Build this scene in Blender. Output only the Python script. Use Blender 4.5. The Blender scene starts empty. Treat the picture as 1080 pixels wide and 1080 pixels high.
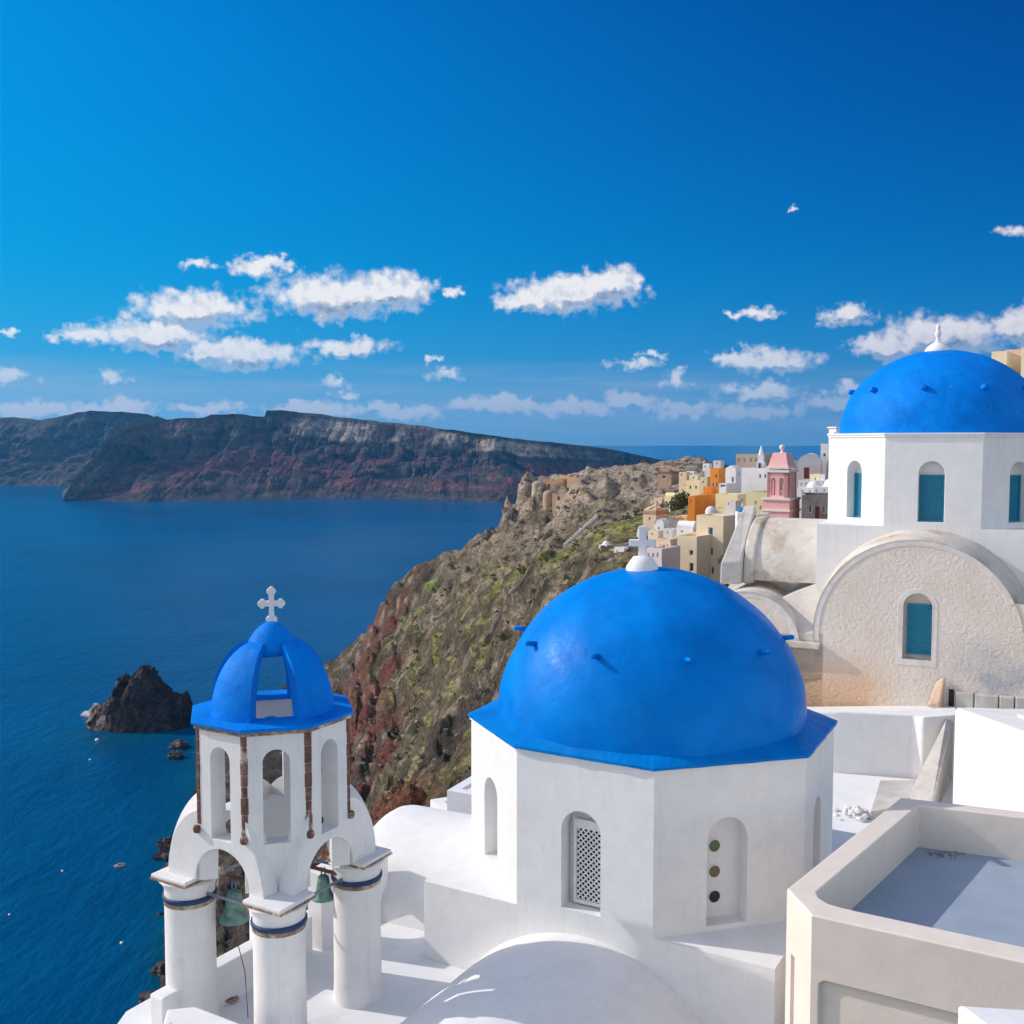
import bpy, bmesh, math, random
import numpy as np
from mathutils import Vector, Matrix
from mathutils.geometry import tessellate_polygon

# ------------------------------------------------------------------ camera, sky, sun, exposure
SC = bpy.context.scene
COL = SC.collection
FPX = 1107.0                      # focal length in pixels of a 1080 px square picture
PITCH = math.atan(72.0 / FPX)
cam_d = bpy.data.cameras.new("camera")
cam_d.sensor_width = 36.0
cam_d.lens = 36.0 * FPX / 1080.0
cam_d.clip_start = 0.1
cam_d.clip_end = 200000.0
cam = bpy.data.objects.new("camera", cam_d)
COL.objects.link(cam)
cam.rotation_euler = (math.radians(90) - PITCH, 0, 0)
SC.camera = cam

SUN_EL = math.radians(31.0)
SUN_XY = (-0.960, 0.280)          # horizontal direction towards the sun
sun_d = bpy.data.lights.new("sun", 'SUN')
sun_d.energy = 2.65
sun_d.angle = math.radians(0.5)
sun_d.color = (1.0, 0.955, 0.89)
sun = bpy.data.objects.new("sun", sun_d)
COL.objects.link(sun)
Lv = Vector((SUN_XY[0] * math.cos(SUN_EL), SUN_XY[1] * math.cos(SUN_EL), math.sin(SUN_EL)))
sun.rotation_euler = (-Lv).to_track_quat('-Z', 'Y').to_euler()

SC.view_settings.view_transform = 'Standard'
SC.view_settings.look = 'None'
SC.view_settings.exposure = 0.36
SC.view_settings.gamma = 1.0
SC.render.film_transparent = False
try:
    SC.cycles.max_bounces = 8
    SC.cycles.diffuse_bounces = 4
    SC.cycles.volume_bounces = 0
    SC.cycles.use_adaptive_sampling = True
except Exception:
    pass
SEA = -105.0


class NT:
    """small helper to wire shader nodes"""
    def __init__(self, tree):
        self.t = tree
        self.n = tree.nodes
        self.l = tree.links

    def new(self, kind, **kw):
        nd = self.n.new(kind)
        for k, v in kw.items():
            if k.startswith('i_'):
                key = k[2:].replace('_', ' ')
                nd.inputs[key].default_value = v
            else:
                setattr(nd, k, v)
        return nd

    def put(self, sock, v):
        if hasattr(v, 'is_output'):
            self.l.new(v, sock)
        else:
            sock.default_value = v

    def math(self, op, a, b=None, c=None, clamp=False):
        m = self.n.new('ShaderNodeMath')
        m.operation = op
        m.use_clamp = clamp
        self.put(m.inputs[0], a)
        if b is not None:
            self.put(m.inputs[1], b)
        if c is not None:
            self.put(m.inputs[2], c)
        return m.outputs[0]

    def vmath(self, op, a, b=None):
        m = self.n.new('ShaderNodeVectorMath')
        m.operation = op
        self.put(m.inputs[0], a)
        if b is not None:
            self.put(m.inputs[1], b)
        return m.outputs['Value'] if op in ('LENGTH', 'DOT_PRODUCT') else m.outputs[0]

    def noise(self, vec, scale, detail=4.0, rough=0.5, dist=0.0):
        nd = self.n.new('ShaderNodeTexNoise')
        if vec is not None:
            self.l.new(vec, nd.inputs['Vector'])
        nd.inputs['Scale'].default_value = scale
        nd.inputs['Detail'].default_value = detail
        nd.inputs['Roughness'].default_value = rough
        nd.inputs['Distortion'].default_value = dist
        return nd

    def ramp(self, fac, stops, interp='LINEAR'):
        r = self.n.new('ShaderNodeValToRGB')
        r.color_ramp.interpolation = interp
        el = r.color_ramp.elements
        while len(el) > 1:
            el.remove(el[-1])
        el[0].position = stops[0][0]
        el[0].color = tuple(stops[0][1]) + (1,) if len(stops[0][1]) == 3 else stops[0][1]
        for p, c in stops[1:]:
            e = el.new(p)
            e.color = tuple(c) + (1,) if len(c) == 3 else c
        self.put(r.inputs[0], fac)
        return r.outputs[0]

    def mix(self, fac, a, b, mode='MIX'):
        m = self.n.new('ShaderNodeMix')
        m.data_type = 'RGBA'
        m.blend_type = mode
        self.put(m.inputs[0], fac)
        for s, v in ((m.inputs[6], a), (m.inputs[7], b)):
            if hasattr(v, 'is_output'):
                self.l.new(v, s)
            else:
                s.default_value = tuple(v) + (1,) if len(v) == 3 else v
        return m.outputs[2]

    def mrange(self, v, a, b, c=0.0, d=1.0, smooth=False):
        m = self.n.new('ShaderNodeMapRange')
        if smooth:
            m.interpolation_type = 'SMOOTHSTEP'
        self.put(m.inputs[0], v)
        for i, x in enumerate((a, b, c, d)):
            self.put(m.inputs[i + 1], x)
        return m.outputs[0]


world = bpy.data.worlds.new("World")
SC.world = world
world.use_nodes = True
SKY_STRENGTH = 0.15


def cloud_group(ells):
    """node group: direction in degrees (azimuth, elevation, 0) -> cloud density"""
    g = bpy.data.node_groups.new('cloud_density', 'ShaderNodeTree')
    g.interface.new_socket('P', in_out='INPUT', socket_type='NodeSocketVector')
    g.interface.new_socket('D', in_out='OUTPUT', socket_type='NodeSocketFloat')
    g.interface.new_socket('M', in_out='OUTPUT', socket_type='NodeSocketFloat')
    g.interface.new_socket('F', in_out='OUTPUT', socket_type='NodeSocketFloat')
    t = NT(g)
    gi = g.nodes.new('NodeGroupInput')
    go = g.nodes.new('NodeGroupOutput')
    P = gi.outputs[0]
    wn1 = t.noise(P, 0.9, 3, 0.55).outputs[1]
    wv = t.vmath('MULTIPLY', t.vmath('SUBTRACT', wn1, (0.5, 0.5, 0.5)), (2.2, 1.3, 0))
    wn2 = t.noise(P, 3.6, 2, 0.5).outputs[1]
    wv2 = t.vmath('MULTIPLY', t.vmath('SUBTRACT', wn2, (0.5, 0.5, 0.5)), (0.45, 0.40, 0))
    Q = t.vmath('ADD', t.vmath('ADD', P, wv), wv2)
    acc = None
    for (a, e, ra, re) in ells:
        m = g.nodes.new('ShaderNodeVectorMath')
        m.operation = 'MULTIPLY_ADD'
        t.l.new(Q, m.inputs[0])
        m.inputs[1].default_value = (1 / ra, 1 / re, 0)
        m.inputs[2].default_value = (-a / ra, -e / re, 0)
        v = t.math('SUBTRACT', 1.0, t.vmath('LENGTH', m.outputs[0]))
        v = t.math('MULTIPLY', v, min(1.0, 0.55 + re * 0.55))
        acc = v if acc is None else t.math('MAXIMUM', acc, v)
    f1 = t.noise(P, 1.45, 6, 0.50, 0.1).outputs[0]
    f1 = t.math('SUBTRACT', f1, 0.5)
    D = t.math('ADD', acc, t.math('MULTIPLY', f1, 1.15))
    D = t.math('ADD', D, 0.03)
    # nothing far outside the masses
    D = t.math('MULTIPLY', D, t.mrange(acc, -0.55, -0.15, smooth=True))
    t.l.new(D, go.inputs[0])
    t.l.new(acc, go.inputs[1])
    t.l.new(f1, go.inputs[2])
    return g


def px_dir(px, py):
    p = ((px - 540) / FPX, (540 - py) / FPX)
    d = (p[0], math.cos(PITCH) + p[1] * math.sin(PITCH), -math.sin(PITCH) + p[1] * math.cos(PITCH))
    L = math.sqrt(sum(c * c for c in d))
    return math.degrees(math.atan2(d[0], d[1])), math.degrees(math.asin(d[2] / L))


CL = [(207, 278, 24, 8), (270, 281, 36, 14), (292, 278, 18, 10), (205, 326, 82, 24), (160, 352, 84, 19), (95, 354, 46, 12), (60, 358, 20, 6),
      (258, 374, 80, 19), (215, 372, 34, 17), (350, 313, 88, 29), (415, 306, 52, 26), (365, 366, 60, 12), (470, 395, 20, 9), (603, 309, 88, 24), (640, 300, 52, 22), (555, 318, 44, 14),
      (120, 399, 17, 12), (12, 396, 30, 12), (10, 353, 10, 6), (353, 402, 17, 9), (367, 416, 20, 5), (455, 376, 10, 4),
      (800, 330, 26, 9), (775, 333, 14, 5), (893, 331, 36, 14), (812, 380, 70, 16), (770, 376, 34, 8), (668, 385, 34, 7), (688, 374, 18, 6),
      (713, 399, 20, 13), (800, 412, 60, 12), (990, 354, 92, 28), (935, 364, 46, 19), (1075, 345, 48, 24), (1068, 244, 26, 8), (480, 308, 12, 8),
      (840, 219, 12, 4), (895, 409, 32, 8)]
ELL = []
for (x, y, rx, ry) in CL:
    a, e = px_dir(x, y)
    a1, _ = px_dir(x + rx, y)
    _, e1 = px_dir(x, y - ry)
    ELL.append((a, e, abs(a1 - a) * 0.95, abs(e1 - e) * 1.02))
LOWC = []
for (x, y, rx, ry) in [(40, 432, 70, 9), (120, 430, 60, 8), (220, 432, 50, 7), (330, 432, 60, 8), (420, 434, 60, 8), (520, 426, 60, 9), (600, 430, 60, 9),
                       (660, 420, 40, 8), (720, 432, 60, 8), (800, 434, 60, 8), (880, 426, 40, 8), (-60, 425, 60, 10), (1150, 430, 80, 10), (1250, 400, 80, 20), (-150, 390, 80, 20)]:
    a, e = px_dir(x, y)
    a1, _ = px_dir(x + rx, y)
    _, e1 = px_dir(x, y - ry)
    LOWC.append((a, e, abs(a1 - a) * 1.1, abs(e1 - e) * 1.25))

wn = NT(world.node_tree)
bg = world.node_tree.nodes['Background']
sky = wn.new('ShaderNodeTexSky')
sky.sky_type = 'NISHITA'
sky.sun_disc = False
sky.sun_elevation = SUN_EL
sky.sun_rotation = math.atan2(SUN_XY[0], SUN_XY[1])
sky.altitude = 100
sky.dust_density = 0.6
sky.ozone_density = 2.0
geo = wn.new('ShaderNodeTexCoord')
dirv = wn.vmath('NORMALIZE', geo.outputs['Generated'])
sep = wn.new('ShaderNodeSeparateXYZ')
wn.l.new(dirv, sep.inputs[0])
dx, dy, dz = sep.outputs
el = wn.math('MULTIPLY', wn.math('ARCSINE', dz), 180 / math.pi)
azd = wn.math('MULTIPLY', wn.math('ARCTAN2', dx, dy), 180 / math.pi)
K = 0.779 / SKY_STRENGTH


def lin(r, g, b):
    f = lambda c: (c / 255 / 12.92) if c / 255 <= 0.04045 else ((c / 255 + 0.055) / 1.055) ** 2.4
    return (f(r), f(g), f(b))


# the deep band of polarised sky opposite the sun, by elevation
eln = wn.mrange(el, -2.0, 48.0)
P_ = lambda e: (e + 2.0) / 50.0
band = wn.ramp(eln, [(P_(-2), lin(112, 158, 198)), (P_(0.2), lin(114, 160, 200)), (P_(1.6), lin(124, 168, 206)), (P_(3.3), lin(84, 156, 206)), (P_(4.6), lin(44, 146, 206)),
                     (P_(7.5), lin(8, 138, 206)), (P_(11), lin(0, 126, 201)), (P_(16), lin(0, 113, 193)), (P_(24), lin(0, 96, 181)), (P_(40), lin(0, 78, 154))], 'B_SPLINE')
sd = wn.vmath('DOT_PRODUCT', dirv, (SUN_XY[0], SUN_XY[1], 0.0))
# the polarised blue deepens away from the sun, more so higher up
blu = wn.new('ShaderNodeCombineXYZ')
sdc = wn.math('SUBTRACT', wn.math('MINIMUM', sd, 0.8), 0.26)
kg = wn.math('MULTIPLY', sdc, wn.mrange(el, 3.0, 24.0, 0.6, 2.1))
kb = wn.math('MULTIPLY', sdc, wn.mrange(el, 3.0, 24.0, 0.35, 1.2))
wn.l.new(wn.math('EXPONENT', kg), blu.inputs[0])
wn.l.new(wn.math('EXPONENT', kg), blu.inputs[1])
wn.l.new(wn.math('EXPONENT', kb), blu.inputs[2])
bandc = wn.vmath('MULTIPLY', band, blu.outputs[0])
bandc = wn.vmath('MULTIPLY', bandc, (K, K, K))
# away from that band the plain daylight sky takes over
front = wn.mrange(dy, 0.25, 0.72, smooth=True)
low = wn.mrange(el, 62.0, 40.0, smooth=True)
col = wn.mix(wn.math('MULTIPLY', front, low), wn.vmath('MULTIPLY', sky.outputs[0], (1.98, 1.50, 1.20)), bandc)

plain_sky = col
pv = wn.new('ShaderNodeCombineXYZ')
wn.l.new(azd, pv.inputs[0])
wn.l.new(el, pv.inputs[1])
g1 = cloud_group(ELL)


def cl(group, vec):
    nd = world.node_tree.nodes.new('ShaderNodeGroup')
    nd.node_tree = group
    wn.l.new(vec, nd.inputs[0])
    return nd


c0 = cl(g1, pv.outputs[0])
c1 = cl(g1, wn.vmath('ADD', pv.outputs[0], (-0.30, 0.62, 0)))
dens = c0.outputs[0]
alpha = wn.mrange(dens, 0.0, 0.66, smooth=True)
lit = wn.mrange(wn.math('ADD', wn.math('MULTIPLY', wn.math('SUBTRACT', c0.outputs[1], c1.outputs[1]), 1.3), wn.math('MULTIPLY', wn.math('SUBTRACT', dens, c1.outputs[0]), 0.35)), -0.52, 0.22, smooth=True)
lit = wn.math('ADD', lit, wn.math('MULTIPLY', wn.math('SUBTRACT', c0.outputs[2], c1.outputs[2]), 1.1), clamp=True)
thick = wn.mrange(dens, 0.12, 0.60)
shade = wn.math('MULTIPLY', thick, wn.math('SUBTRACT', 1.0, lit))
cc = wn.mix(shade, lin(250, 247, 247), lin(132, 152, 186))
rightg = wn.mrange(azd, 8.0, 22.0)
cc = wn.mix(wn.math('MULTIPLY', rightg, 0.45), cc, wn.mix(shade, lin(216, 208, 216), lin(104, 138, 178)))
cc = wn.vmath('MULTIPLY', cc, (K, K, K))
lowfade = wn.mrange(el, 2.6, 6.0, 0.55, 0.97)
col = wn.mix(wn.math('MULTIPLY', alpha, lowfade), col, cc)

g2 = cloud_group(LOWC)
c2 = cl(g2, pv.outputs[0])
a2 = wn.math('MULTIPLY', wn.mrange(c2.outputs[0], 0.0, 0.5, smooth=True), wn.mrange(azd, -20, 15, 0.75, 0.45))
cc2 = wn.vmath('MULTIPLY', wn.mix(0.0, lin(226, 220, 226), (0, 0, 0)), (K, K, K))
col = wn.mix(a2, col, cc2)
# thin level veils of high haze low over the horizon
mp = wn.new('ShaderNodeMapping')
wn.l.new(pv.outputs[0], mp.inputs[0])
mp.inputs['Scale'].default_value = (0.05, 0.9, 1)
mp.inputs['Rotation'].default_value = (0, 0, 0.02)
vn = wn.noise(mp.outputs[0], 1.0, 5, 0.6).outputs[0]
veil = wn.math('MULTIPLY', wn.mrange(vn, 0.40, 0.68, 0, 0.34, smooth=True), wn.math('MULTIPLY', wn.mrange(el, 4.8, 3.2, smooth=True), wn.mrange(el, -0.5, 1.0)))
vc = wn.vmath('MULTIPLY', wn.mix(0.0, lin(176, 188, 214), (0, 0, 0)), (K, K, K))
col = wn.mix(veil, col, vc)
wn.l.new(col, bg.inputs[0])
bg.inputs[1].default_value = SKY_STRENGTH
# the cloud nodes are only evaluated for directions where clouds stand (a speed measure, no visible change)
bg2 = wn.new('ShaderNodeBackground')
wn.l.new(plain_sky, bg2.inputs[0])
bg2.inputs[1].default_value = SKY_STRENGTH
win = wn.math('MULTIPLY', wn.math('GREATER_THAN', dy, 0.55), wn.math('MULTIPLY', wn.math('GREATER_THAN', el, -1.0), wn.math('LESS_THAN', el, 19.0)))
ms = wn.new('ShaderNodeMixShader')
wn.l.new(win, ms.inputs[0])
wn.l.new(bg2.outputs[0], ms.inputs[1])
wn.l.new(bg.outputs[0], ms.inputs[2])
wn.l.new(ms.outputs[0], world.node_tree.nodes['World Output'].inputs[0])



# ------------------------------------------------------------------ picture geometry -> world
_c, _s = math.cos(PITCH), math.sin(PITCH)


def ray(px, py):
    cx = (px - 540) / FPX
    cz = (540 - py) / FPX
    return np.array([cx, _c + cz * _s, -_s + cz * _c])


def atY(px, py, Y):
    d = ray(px, py)
    return d * Y / d[1]


def atZ(px, py, z):
    d = ray(px, py)
    return d * z / d[2]


def onwall(A, B, px, py):
    d = ray(px, py)
    w = np.array(B, float) - np.array(A, float)
    n = np.array([-w[1], w[0], 0])
    return d * (np.dot(n, A) / np.dot(n, d))


# ------------------------------------------------------------------ object helpers
def tag(o, label=None, cat=None, group=None, kind=None):
    if label:
        o['label'] = label
    if cat:
        o['category'] = cat
    if group:
        o['group'] = group
    if kind:
        o['kind'] = kind
    elif cat:
        o['kind'] = 'thing'
    return o


def empty(name, loc, rz=0.0, label=None, cat=None, group=None):
    o = bpy.data.objects.new(name, None)
    COL.objects.link(o)
    o.empty_display_size = 0.2
    o.location = tuple(float(v) for v in loc)
    o.rotation_euler = (0, 0, rz)
    return tag(o, label, cat, group)


def copy_tree(o, parent=None):
    c = o.copy()
    COL.objects.link(c)
    c.parent = parent
    for ch in [x for x in bpy.data.objects if x.parent is o]:
        copy_tree(ch, c)
    return c


def V3(*a):
    return np.array(a, float)


class MB:
    """collects polygons, then links them as one mesh object"""
    def __init__(self):
        self.v = []
        self.f = []
        self.sm = []

    def add(self, verts, faces, smooth=False):
        o = len(self.v)
        self.v += [tuple(float(c) for c in p) for p in verts]
        self.f += [tuple(i + o for i in f) for f in faces]
        self.sm += [smooth] * len(faces)

    def box(self, c, size, rz=0.0):
        """c = centre of the base, size = (x, y, z)"""
        sx, sy, sz = size[0] / 2, size[1] / 2, size[2]
        cr, sr = math.cos(rz), math.sin(rz)
        vs = []
        for z in (0, sz):
            for x, y in ((-sx, -sy), (sx, -sy), (sx, sy), (-sx, sy)):
                vs.append((c[0] + x * cr - y * sr, c[1] + x * sr + y * cr, c[2] + z))
        self.add(vs, [(3, 2, 1, 0), (4, 5, 6, 7), (0, 1, 5, 4), (1, 2, 6, 5), (2, 3, 7, 6), (3, 0, 4, 7)])

    def prism(self, poly, z0, z1):
        """vertical prism over a counter-clockwise xy polygon; z0/z1 number or list per vertex"""
        n = len(poly)
        za = z0 if hasattr(z0, '__len__') else [z0] * n
        zb = z1 if hasattr(z1, '__len__') else [z1] * n
        vs = [(p[0], p[1], za[i]) for i, p in enumerate(poly)] + [(p[0], p[1], zb[i]) for i, p in enumerate(poly)]
        fs = [(i, (i + 1) % n, n + (i + 1) % n, n + i) for i in range(n)]
        tri = tessellate_polygon([[Vector((p[0], p[1], 0)) for p in poly]])
        fs += [tuple(n + k for k in t) for t in tri]
        fs += [tuple(reversed(t)) for t in tri]
        self.add(vs, fs)

    def extrude(self, O, U, W, pts, t, Z=(0, 0, 1)):
        """flat outline pts (u, v) on the plane O + u*U + v*Z, thickness t behind it (-W)"""
        self.panel(O, U, W, pts, [], t, Z)

    def panel(self, O, U, W, outline, holes, t, Z=(0, 0, 1)):
        """wall slab. holes: list of (points, depth, closed). depth None = through"""
        O, U, W, Z = (np.array(a, float) for a in (O, U, W, Z))
        P = lambda u, v, d=0.0: O + u * U + v * Z - d * W
        loops = [outline] + [h[0] for h in holes]
        tri = tessellate_polygon([[Vector((p[0], p[1], 0)) for p in lp] for lp in loops])
        flat = [p for lp in loops for p in lp]
        self.add([P(*p) for p in flat], [tuple(x) for x in tri])
        thr = [outline] + [h[0] for h in holes if h[1] is None or h[1] >= t]
        tri = tessellate_polygon([[Vector((p[0], p[1], 0)) for p in lp] for lp in thr])
        flat = [p for lp in thr for p in lp]
        self.add([P(p[0], p[1], t) for p in flat], [tuple(reversed(x)) for x in tri])
        n = len(outline)
        self.add([P(*p) for p in outline] + [P(p[0], p[1], t) for p in outline],
                 [(i, (i + 1) % n, n + (i + 1) % n, n + i) for i in range(n)])
        for h in holes:
            pts, d = h[0], h[1]
            dd = t if d is None else min(d, t)
            n = len(pts)
            self.add([P(*p) for p in pts] + [P(p[0], p[1], dd) for p in pts],
                     [(i, (i + 1) % n, n + (i + 1) % n, n + i) for i in range(n)])
            if d is not None and d < t:
                tr = tessellate_polygon([[Vector((p[0], p[1], 0)) for p in pts]])
                self.add([P(p[0], p[1], dd) for p in pts], [tuple(x) for x in tr])

    def wallface(self, A, B, z0, z1, holes=(), outline=None, W=None):
        """outer skin of a wall from A to B; holes = (pts, depth[, open]) in (u, z) coordinates"""
        A = np.array((A[0], A[1], 0.0))
        B = np.array((B[0], B[1], 0.0))
        L = np.linalg.norm(B - A)
        U = (B - A) / L
        if W is None:
            W = np.array((U[1], -U[0], 0.0))
        outline = outline or rect(0, z0, L, z1)
        P = lambda u, v, d=0.0: A + u * U + np.array((0, 0, v)) - d * W
        loops = [outline] + [h[0] for h in holes]
        tri = tessellate_polygon([[Vector((p[0], p[1], 0)) for p in lp] for lp in loops])
        flat = [p for lp in loops for p in lp]
        self.add([P(*p) for p in flat], [tuple(x) for x in tri])
        for h in holes:
            pts, d = h[0], h[1]
            n = len(pts)
            self.add([P(*p) for p in pts] + [P(p[0], p[1], d) for p in pts],
                     [(i, (i + 1) % n, n + (i + 1) % n, n + i) for i in range(n)])
            tr = tessellate_polygon([[Vector((p[0], p[1], 0)) for p in pts]])
            self.add([P(p[0], p[1], d) for p in pts], [tuple(x) for x in tr])
        return A, U, W, L

    def cap(self, poly, z, holes=()):
        loops = [poly] + list(holes)
        tri = tessellate_polygon([[Vector((p[0], p[1], 0)) for p in lp] for lp in loops])
        flat = [p for lp in loops for p in lp]
        self.add([(p[0], p[1], z) for p in flat], [tuple(x) for x in tri])

    def barrel(self, A, axis, length, cu, zc, r, a0, a1, U, seg=32, smooth=True):
        """part of a cylinder: axis direction from A, arc in the plane (U, z)"""
        A, axis, U = (np.array(a, float) for a in (A, axis, U))
        vs = []
        nl = 6
        for j in range(nl + 1):
            for k in range(seg + 1):
                a = a0 + (a1 - a0) * k / seg
                vs.append(A + axis * length * j / nl + U * (cu + r * math.cos(a)) + np.array((0, 0, zc + r * math.sin(a))))
        m = seg + 1
        self.add(vs, [(j * m + k, j * m + k + 1, (j + 1) * m + k + 1, (j + 1) * m + k) for j in range(nl) for k in range(seg)], smooth)

    def lathe(self, c, prof, seg=48, a0=0.0, a1=2 * math.pi, smooth=True, fn=None):
        full = abs(a1 - a0 - 2 * math.pi) < 1e-6
        m = seg if full else seg + 1
        vs = []
        for j in range(m):
            a = a0 + (a1 - a0) * j / seg
            for r, z in prof:
                rr = r if fn is None else fn(a, r, z)
                vs.append((c[0] + rr * math.cos(a), c[1] + rr * math.sin(a), c[2] + z))
        k = len(prof)
        fs = []
        for j in range(seg):
            j2 = (j + 1) % m
            for i in range(k - 1):
                fs.append((j * k + i, j2 * k + i, j2 * k + i + 1, j * k + i + 1))
        self.add(vs, fs, smooth)

    def tube(self, path, r, seg=8, smooth=True, caps=True):
        path = [np.array(p, float) for p in path]
        rs = r if hasattr(r, '__len__') else [r] * len(path)
        vs = []
        up = np.array((0, 0, 1.0))
        for i, p in enumerate(path):
            t = path[min(i + 1, len(path) - 1)] - path[max(i - 1, 0)]
            t = t / (np.linalg.norm(t) + 1e-9)
            a = np.cross(t, up)
            if np.linalg.norm(a) < 1e-3:
                a = np.array((1.0, 0, 0))
            a /= np.linalg.norm(a)
            b = np.cross(a, t)
            for k in range(seg):
                an = 2 * math.pi * k / seg
                vs.append(p + rs[i] * (math.cos(an) * a + math.sin(an) * b))
        fs = []
        for i in range(len(path) - 1):
            for k in range(seg):
                k2 = (k + 1) % seg
                fs.append((i * seg + k, i * seg + k2, (i + 1) * seg + k2, (i + 1) * seg + k))
        self.add(vs, fs, smooth)
        if caps:
            n = len(path)
            self.add(vs[:seg], [tuple(range(seg))])
            self.add(vs[(n - 1) * seg:], [tuple(reversed(range(seg)))])

    def build(self, name, mat, parent=None, bevel=0.0, label=None, bseg=2, merge=True):
        me = bpy.data.meshes.new(name)
        off = np.zeros(3)
        rz = 0.0
        top = parent
        chain = []
        while top is not None:
            chain.append(top)
            top = top.parent
        for o in chain:
            off += np.array(o.location)
        vs = np.array(self.v, float) - off
        if chain and abs(chain[-1].rotation_euler.z) > 1e-9:
            a = -chain[-1].rotation_euler.z
            ca, sa = math.cos(a), math.sin(a)
            x = vs[:, 0] * ca - vs[:, 1] * sa
            y = vs[:, 0] * sa + vs[:, 1] * ca
            vs[:, 0], vs[:, 1] = x, y
        me.from_pydata([tuple(p) for p in vs], [], self.f)
        me.polygons.foreach_set('use_smooth', self.sm)
        if merge and len(self.v) < 60000:
            bm = bmesh.new()
            bm.from_mesh(me)
            bmesh.ops.remove_doubles(bm, verts=bm.verts, dist=1e-4)
            bmesh.ops.recalc_face_normals(bm, faces=bm.faces)
            if bevel > 0:
                bmesh.ops.dissolve_limit(bm, angle_limit=0.01, verts=bm.verts, edges=bm.edges)
            bm.to_mesh(me)
            bm.free()
        me.materials.append(mat)
        me.update()
        o = bpy.data.objects.new(name, me)
        COL.objects.link(o)
        if parent is not None:
            o.parent = parent
        if bevel > 0:
            b = o.modifiers.new('bevel', 'BEVEL')
            b.width = bevel
            b.segments = bseg
            b.limit_method = 'ANGLE'
            b.angle_limit = math.radians(35)
        if label:
            o['label'] = label
        return o


def rect(u0, v0, u1, v1):
    return [(u0, v0), (u1, v0), (u1, v1), (u0, v1)]


def arch(uc, v0, w, vs, n=14, rise=None):
    """round-headed opening: centre uc, sill v0, width w, springing height vs"""
    r = w / 2
    rise = r if rise is None else rise
    p = [(uc - r, v0), (uc + r, v0)]
    p += [(uc + r * math.cos(math.pi * k / n), vs + rise * math.sin(math.pi * k / n)) for k in range(n + 1)]
    return p


def lattice(mb, O, U, W, u0, u1, v0, v1, gap, bar, th):
    """diagonal lath lattice clipped to a rectangle; real little bars"""
    O, U, W = (np.array(a, float) for a in (O, U, W))
    for sgn in (1, -1):
        lo = min(u0 - sgn * v0, u0 - sgn * v1, u1 - sgn * v0, u1 - sgn * v1)
        hi = max(u0 - sgn * v0, u0 - sgn * v1, u1 - sgn * v0, u1 - sgn * v1)
        c = lo + gap / 2
        while c < hi:
            pts = []
            for v in (v0, v1):
                u = c + sgn * v
                if u0 <= u <= u1:
                    pts.append((u, v))
            for u in (u0, u1):
                v = (u - c) * sgn
                if v0 < v < v1:
                    pts.append((u, v))
            if len(pts) >= 2:
                a, b = pts[0], pts[-1]
                L = math.hypot(b[0] - a[0], b[1] - a[1])
                if L > bar:
                    nx, ny = -(b[1] - a[1]) / L * bar / 2, (b[0] - a[0]) / L * bar / 2
                    d = 0.0 if sgn > 0 else th
                    q = [(a[0] + nx, a[1] + ny), (b[0] + nx, b[1] + ny), (b[0] - nx, b[1] - ny), (a[0] - nx, a[1] - ny)]
                    P = [O + u * U + np.array((0, 0, v)) - d * W for u, v in q] + \
                        [O + u * U + np.array((0, 0, v)) - (d + th) * W for u, v in q]
                    mb.add(P, [(0, 1, 2, 3), (7, 6, 5, 4), (0, 4, 5, 1), (1, 5, 6, 2), (2, 6, 7, 3), (3, 7, 4, 0)])
            c += gap


# ------------------------------------------------------------------ numpy noise
_rs = np.random.RandomState(7)
_perm = _rs.permutation(512)
_perm = np.concatenate([_perm, _perm, _perm])
_val = _rs.rand(512) * 2 - 1


def vnoise(x, y, z):
    xi, yi, zi = (np.floor(a).astype(int) for a in (x, y, z))
    xf, yf, zf = x - xi, y - yi, z - zi
    u, v, w = (a * a * a * (a * (a * 6 - 15) + 10) for a in (xf, yf, zf))
    xi, yi, zi = xi & 511, yi & 511, zi & 511

    def h(a, b, c):
        return _val[_perm[_perm[_perm[a & 511] + (b & 511)] + (c & 511)]]
    r = 0
    for dx, wx in ((0, 1 - u), (1, u)):
        for dy, wy in ((0, 1 - v), (1, v)):
            for dz, wz in ((0, 1 - w), (1, w)):
                r = r + wx * wy * wz * h(xi + dx, yi + dy, zi + dz)
    return r


def fbm(x, y, z, octv=5, gain=0.5, ridged=False):
    s, a, f, t = 0, 1.0, 1.0, 0.0
    for i in range(octv):
        n = vnoise(x * f + 17.3 * i, y * f + 5.1 * i, z * f + 9.7 * i)
        if ridged:
            n = 1 - 2 * np.abs(n)
        s = s + a * n
        t += a
        a *= gain
        f *= 2.03
    return s / t


def sstep(a, b, x):
    t = np.clip((x - a) / (b - a), 0, 1)
    return t * t * (3 - 2 * t)


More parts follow.
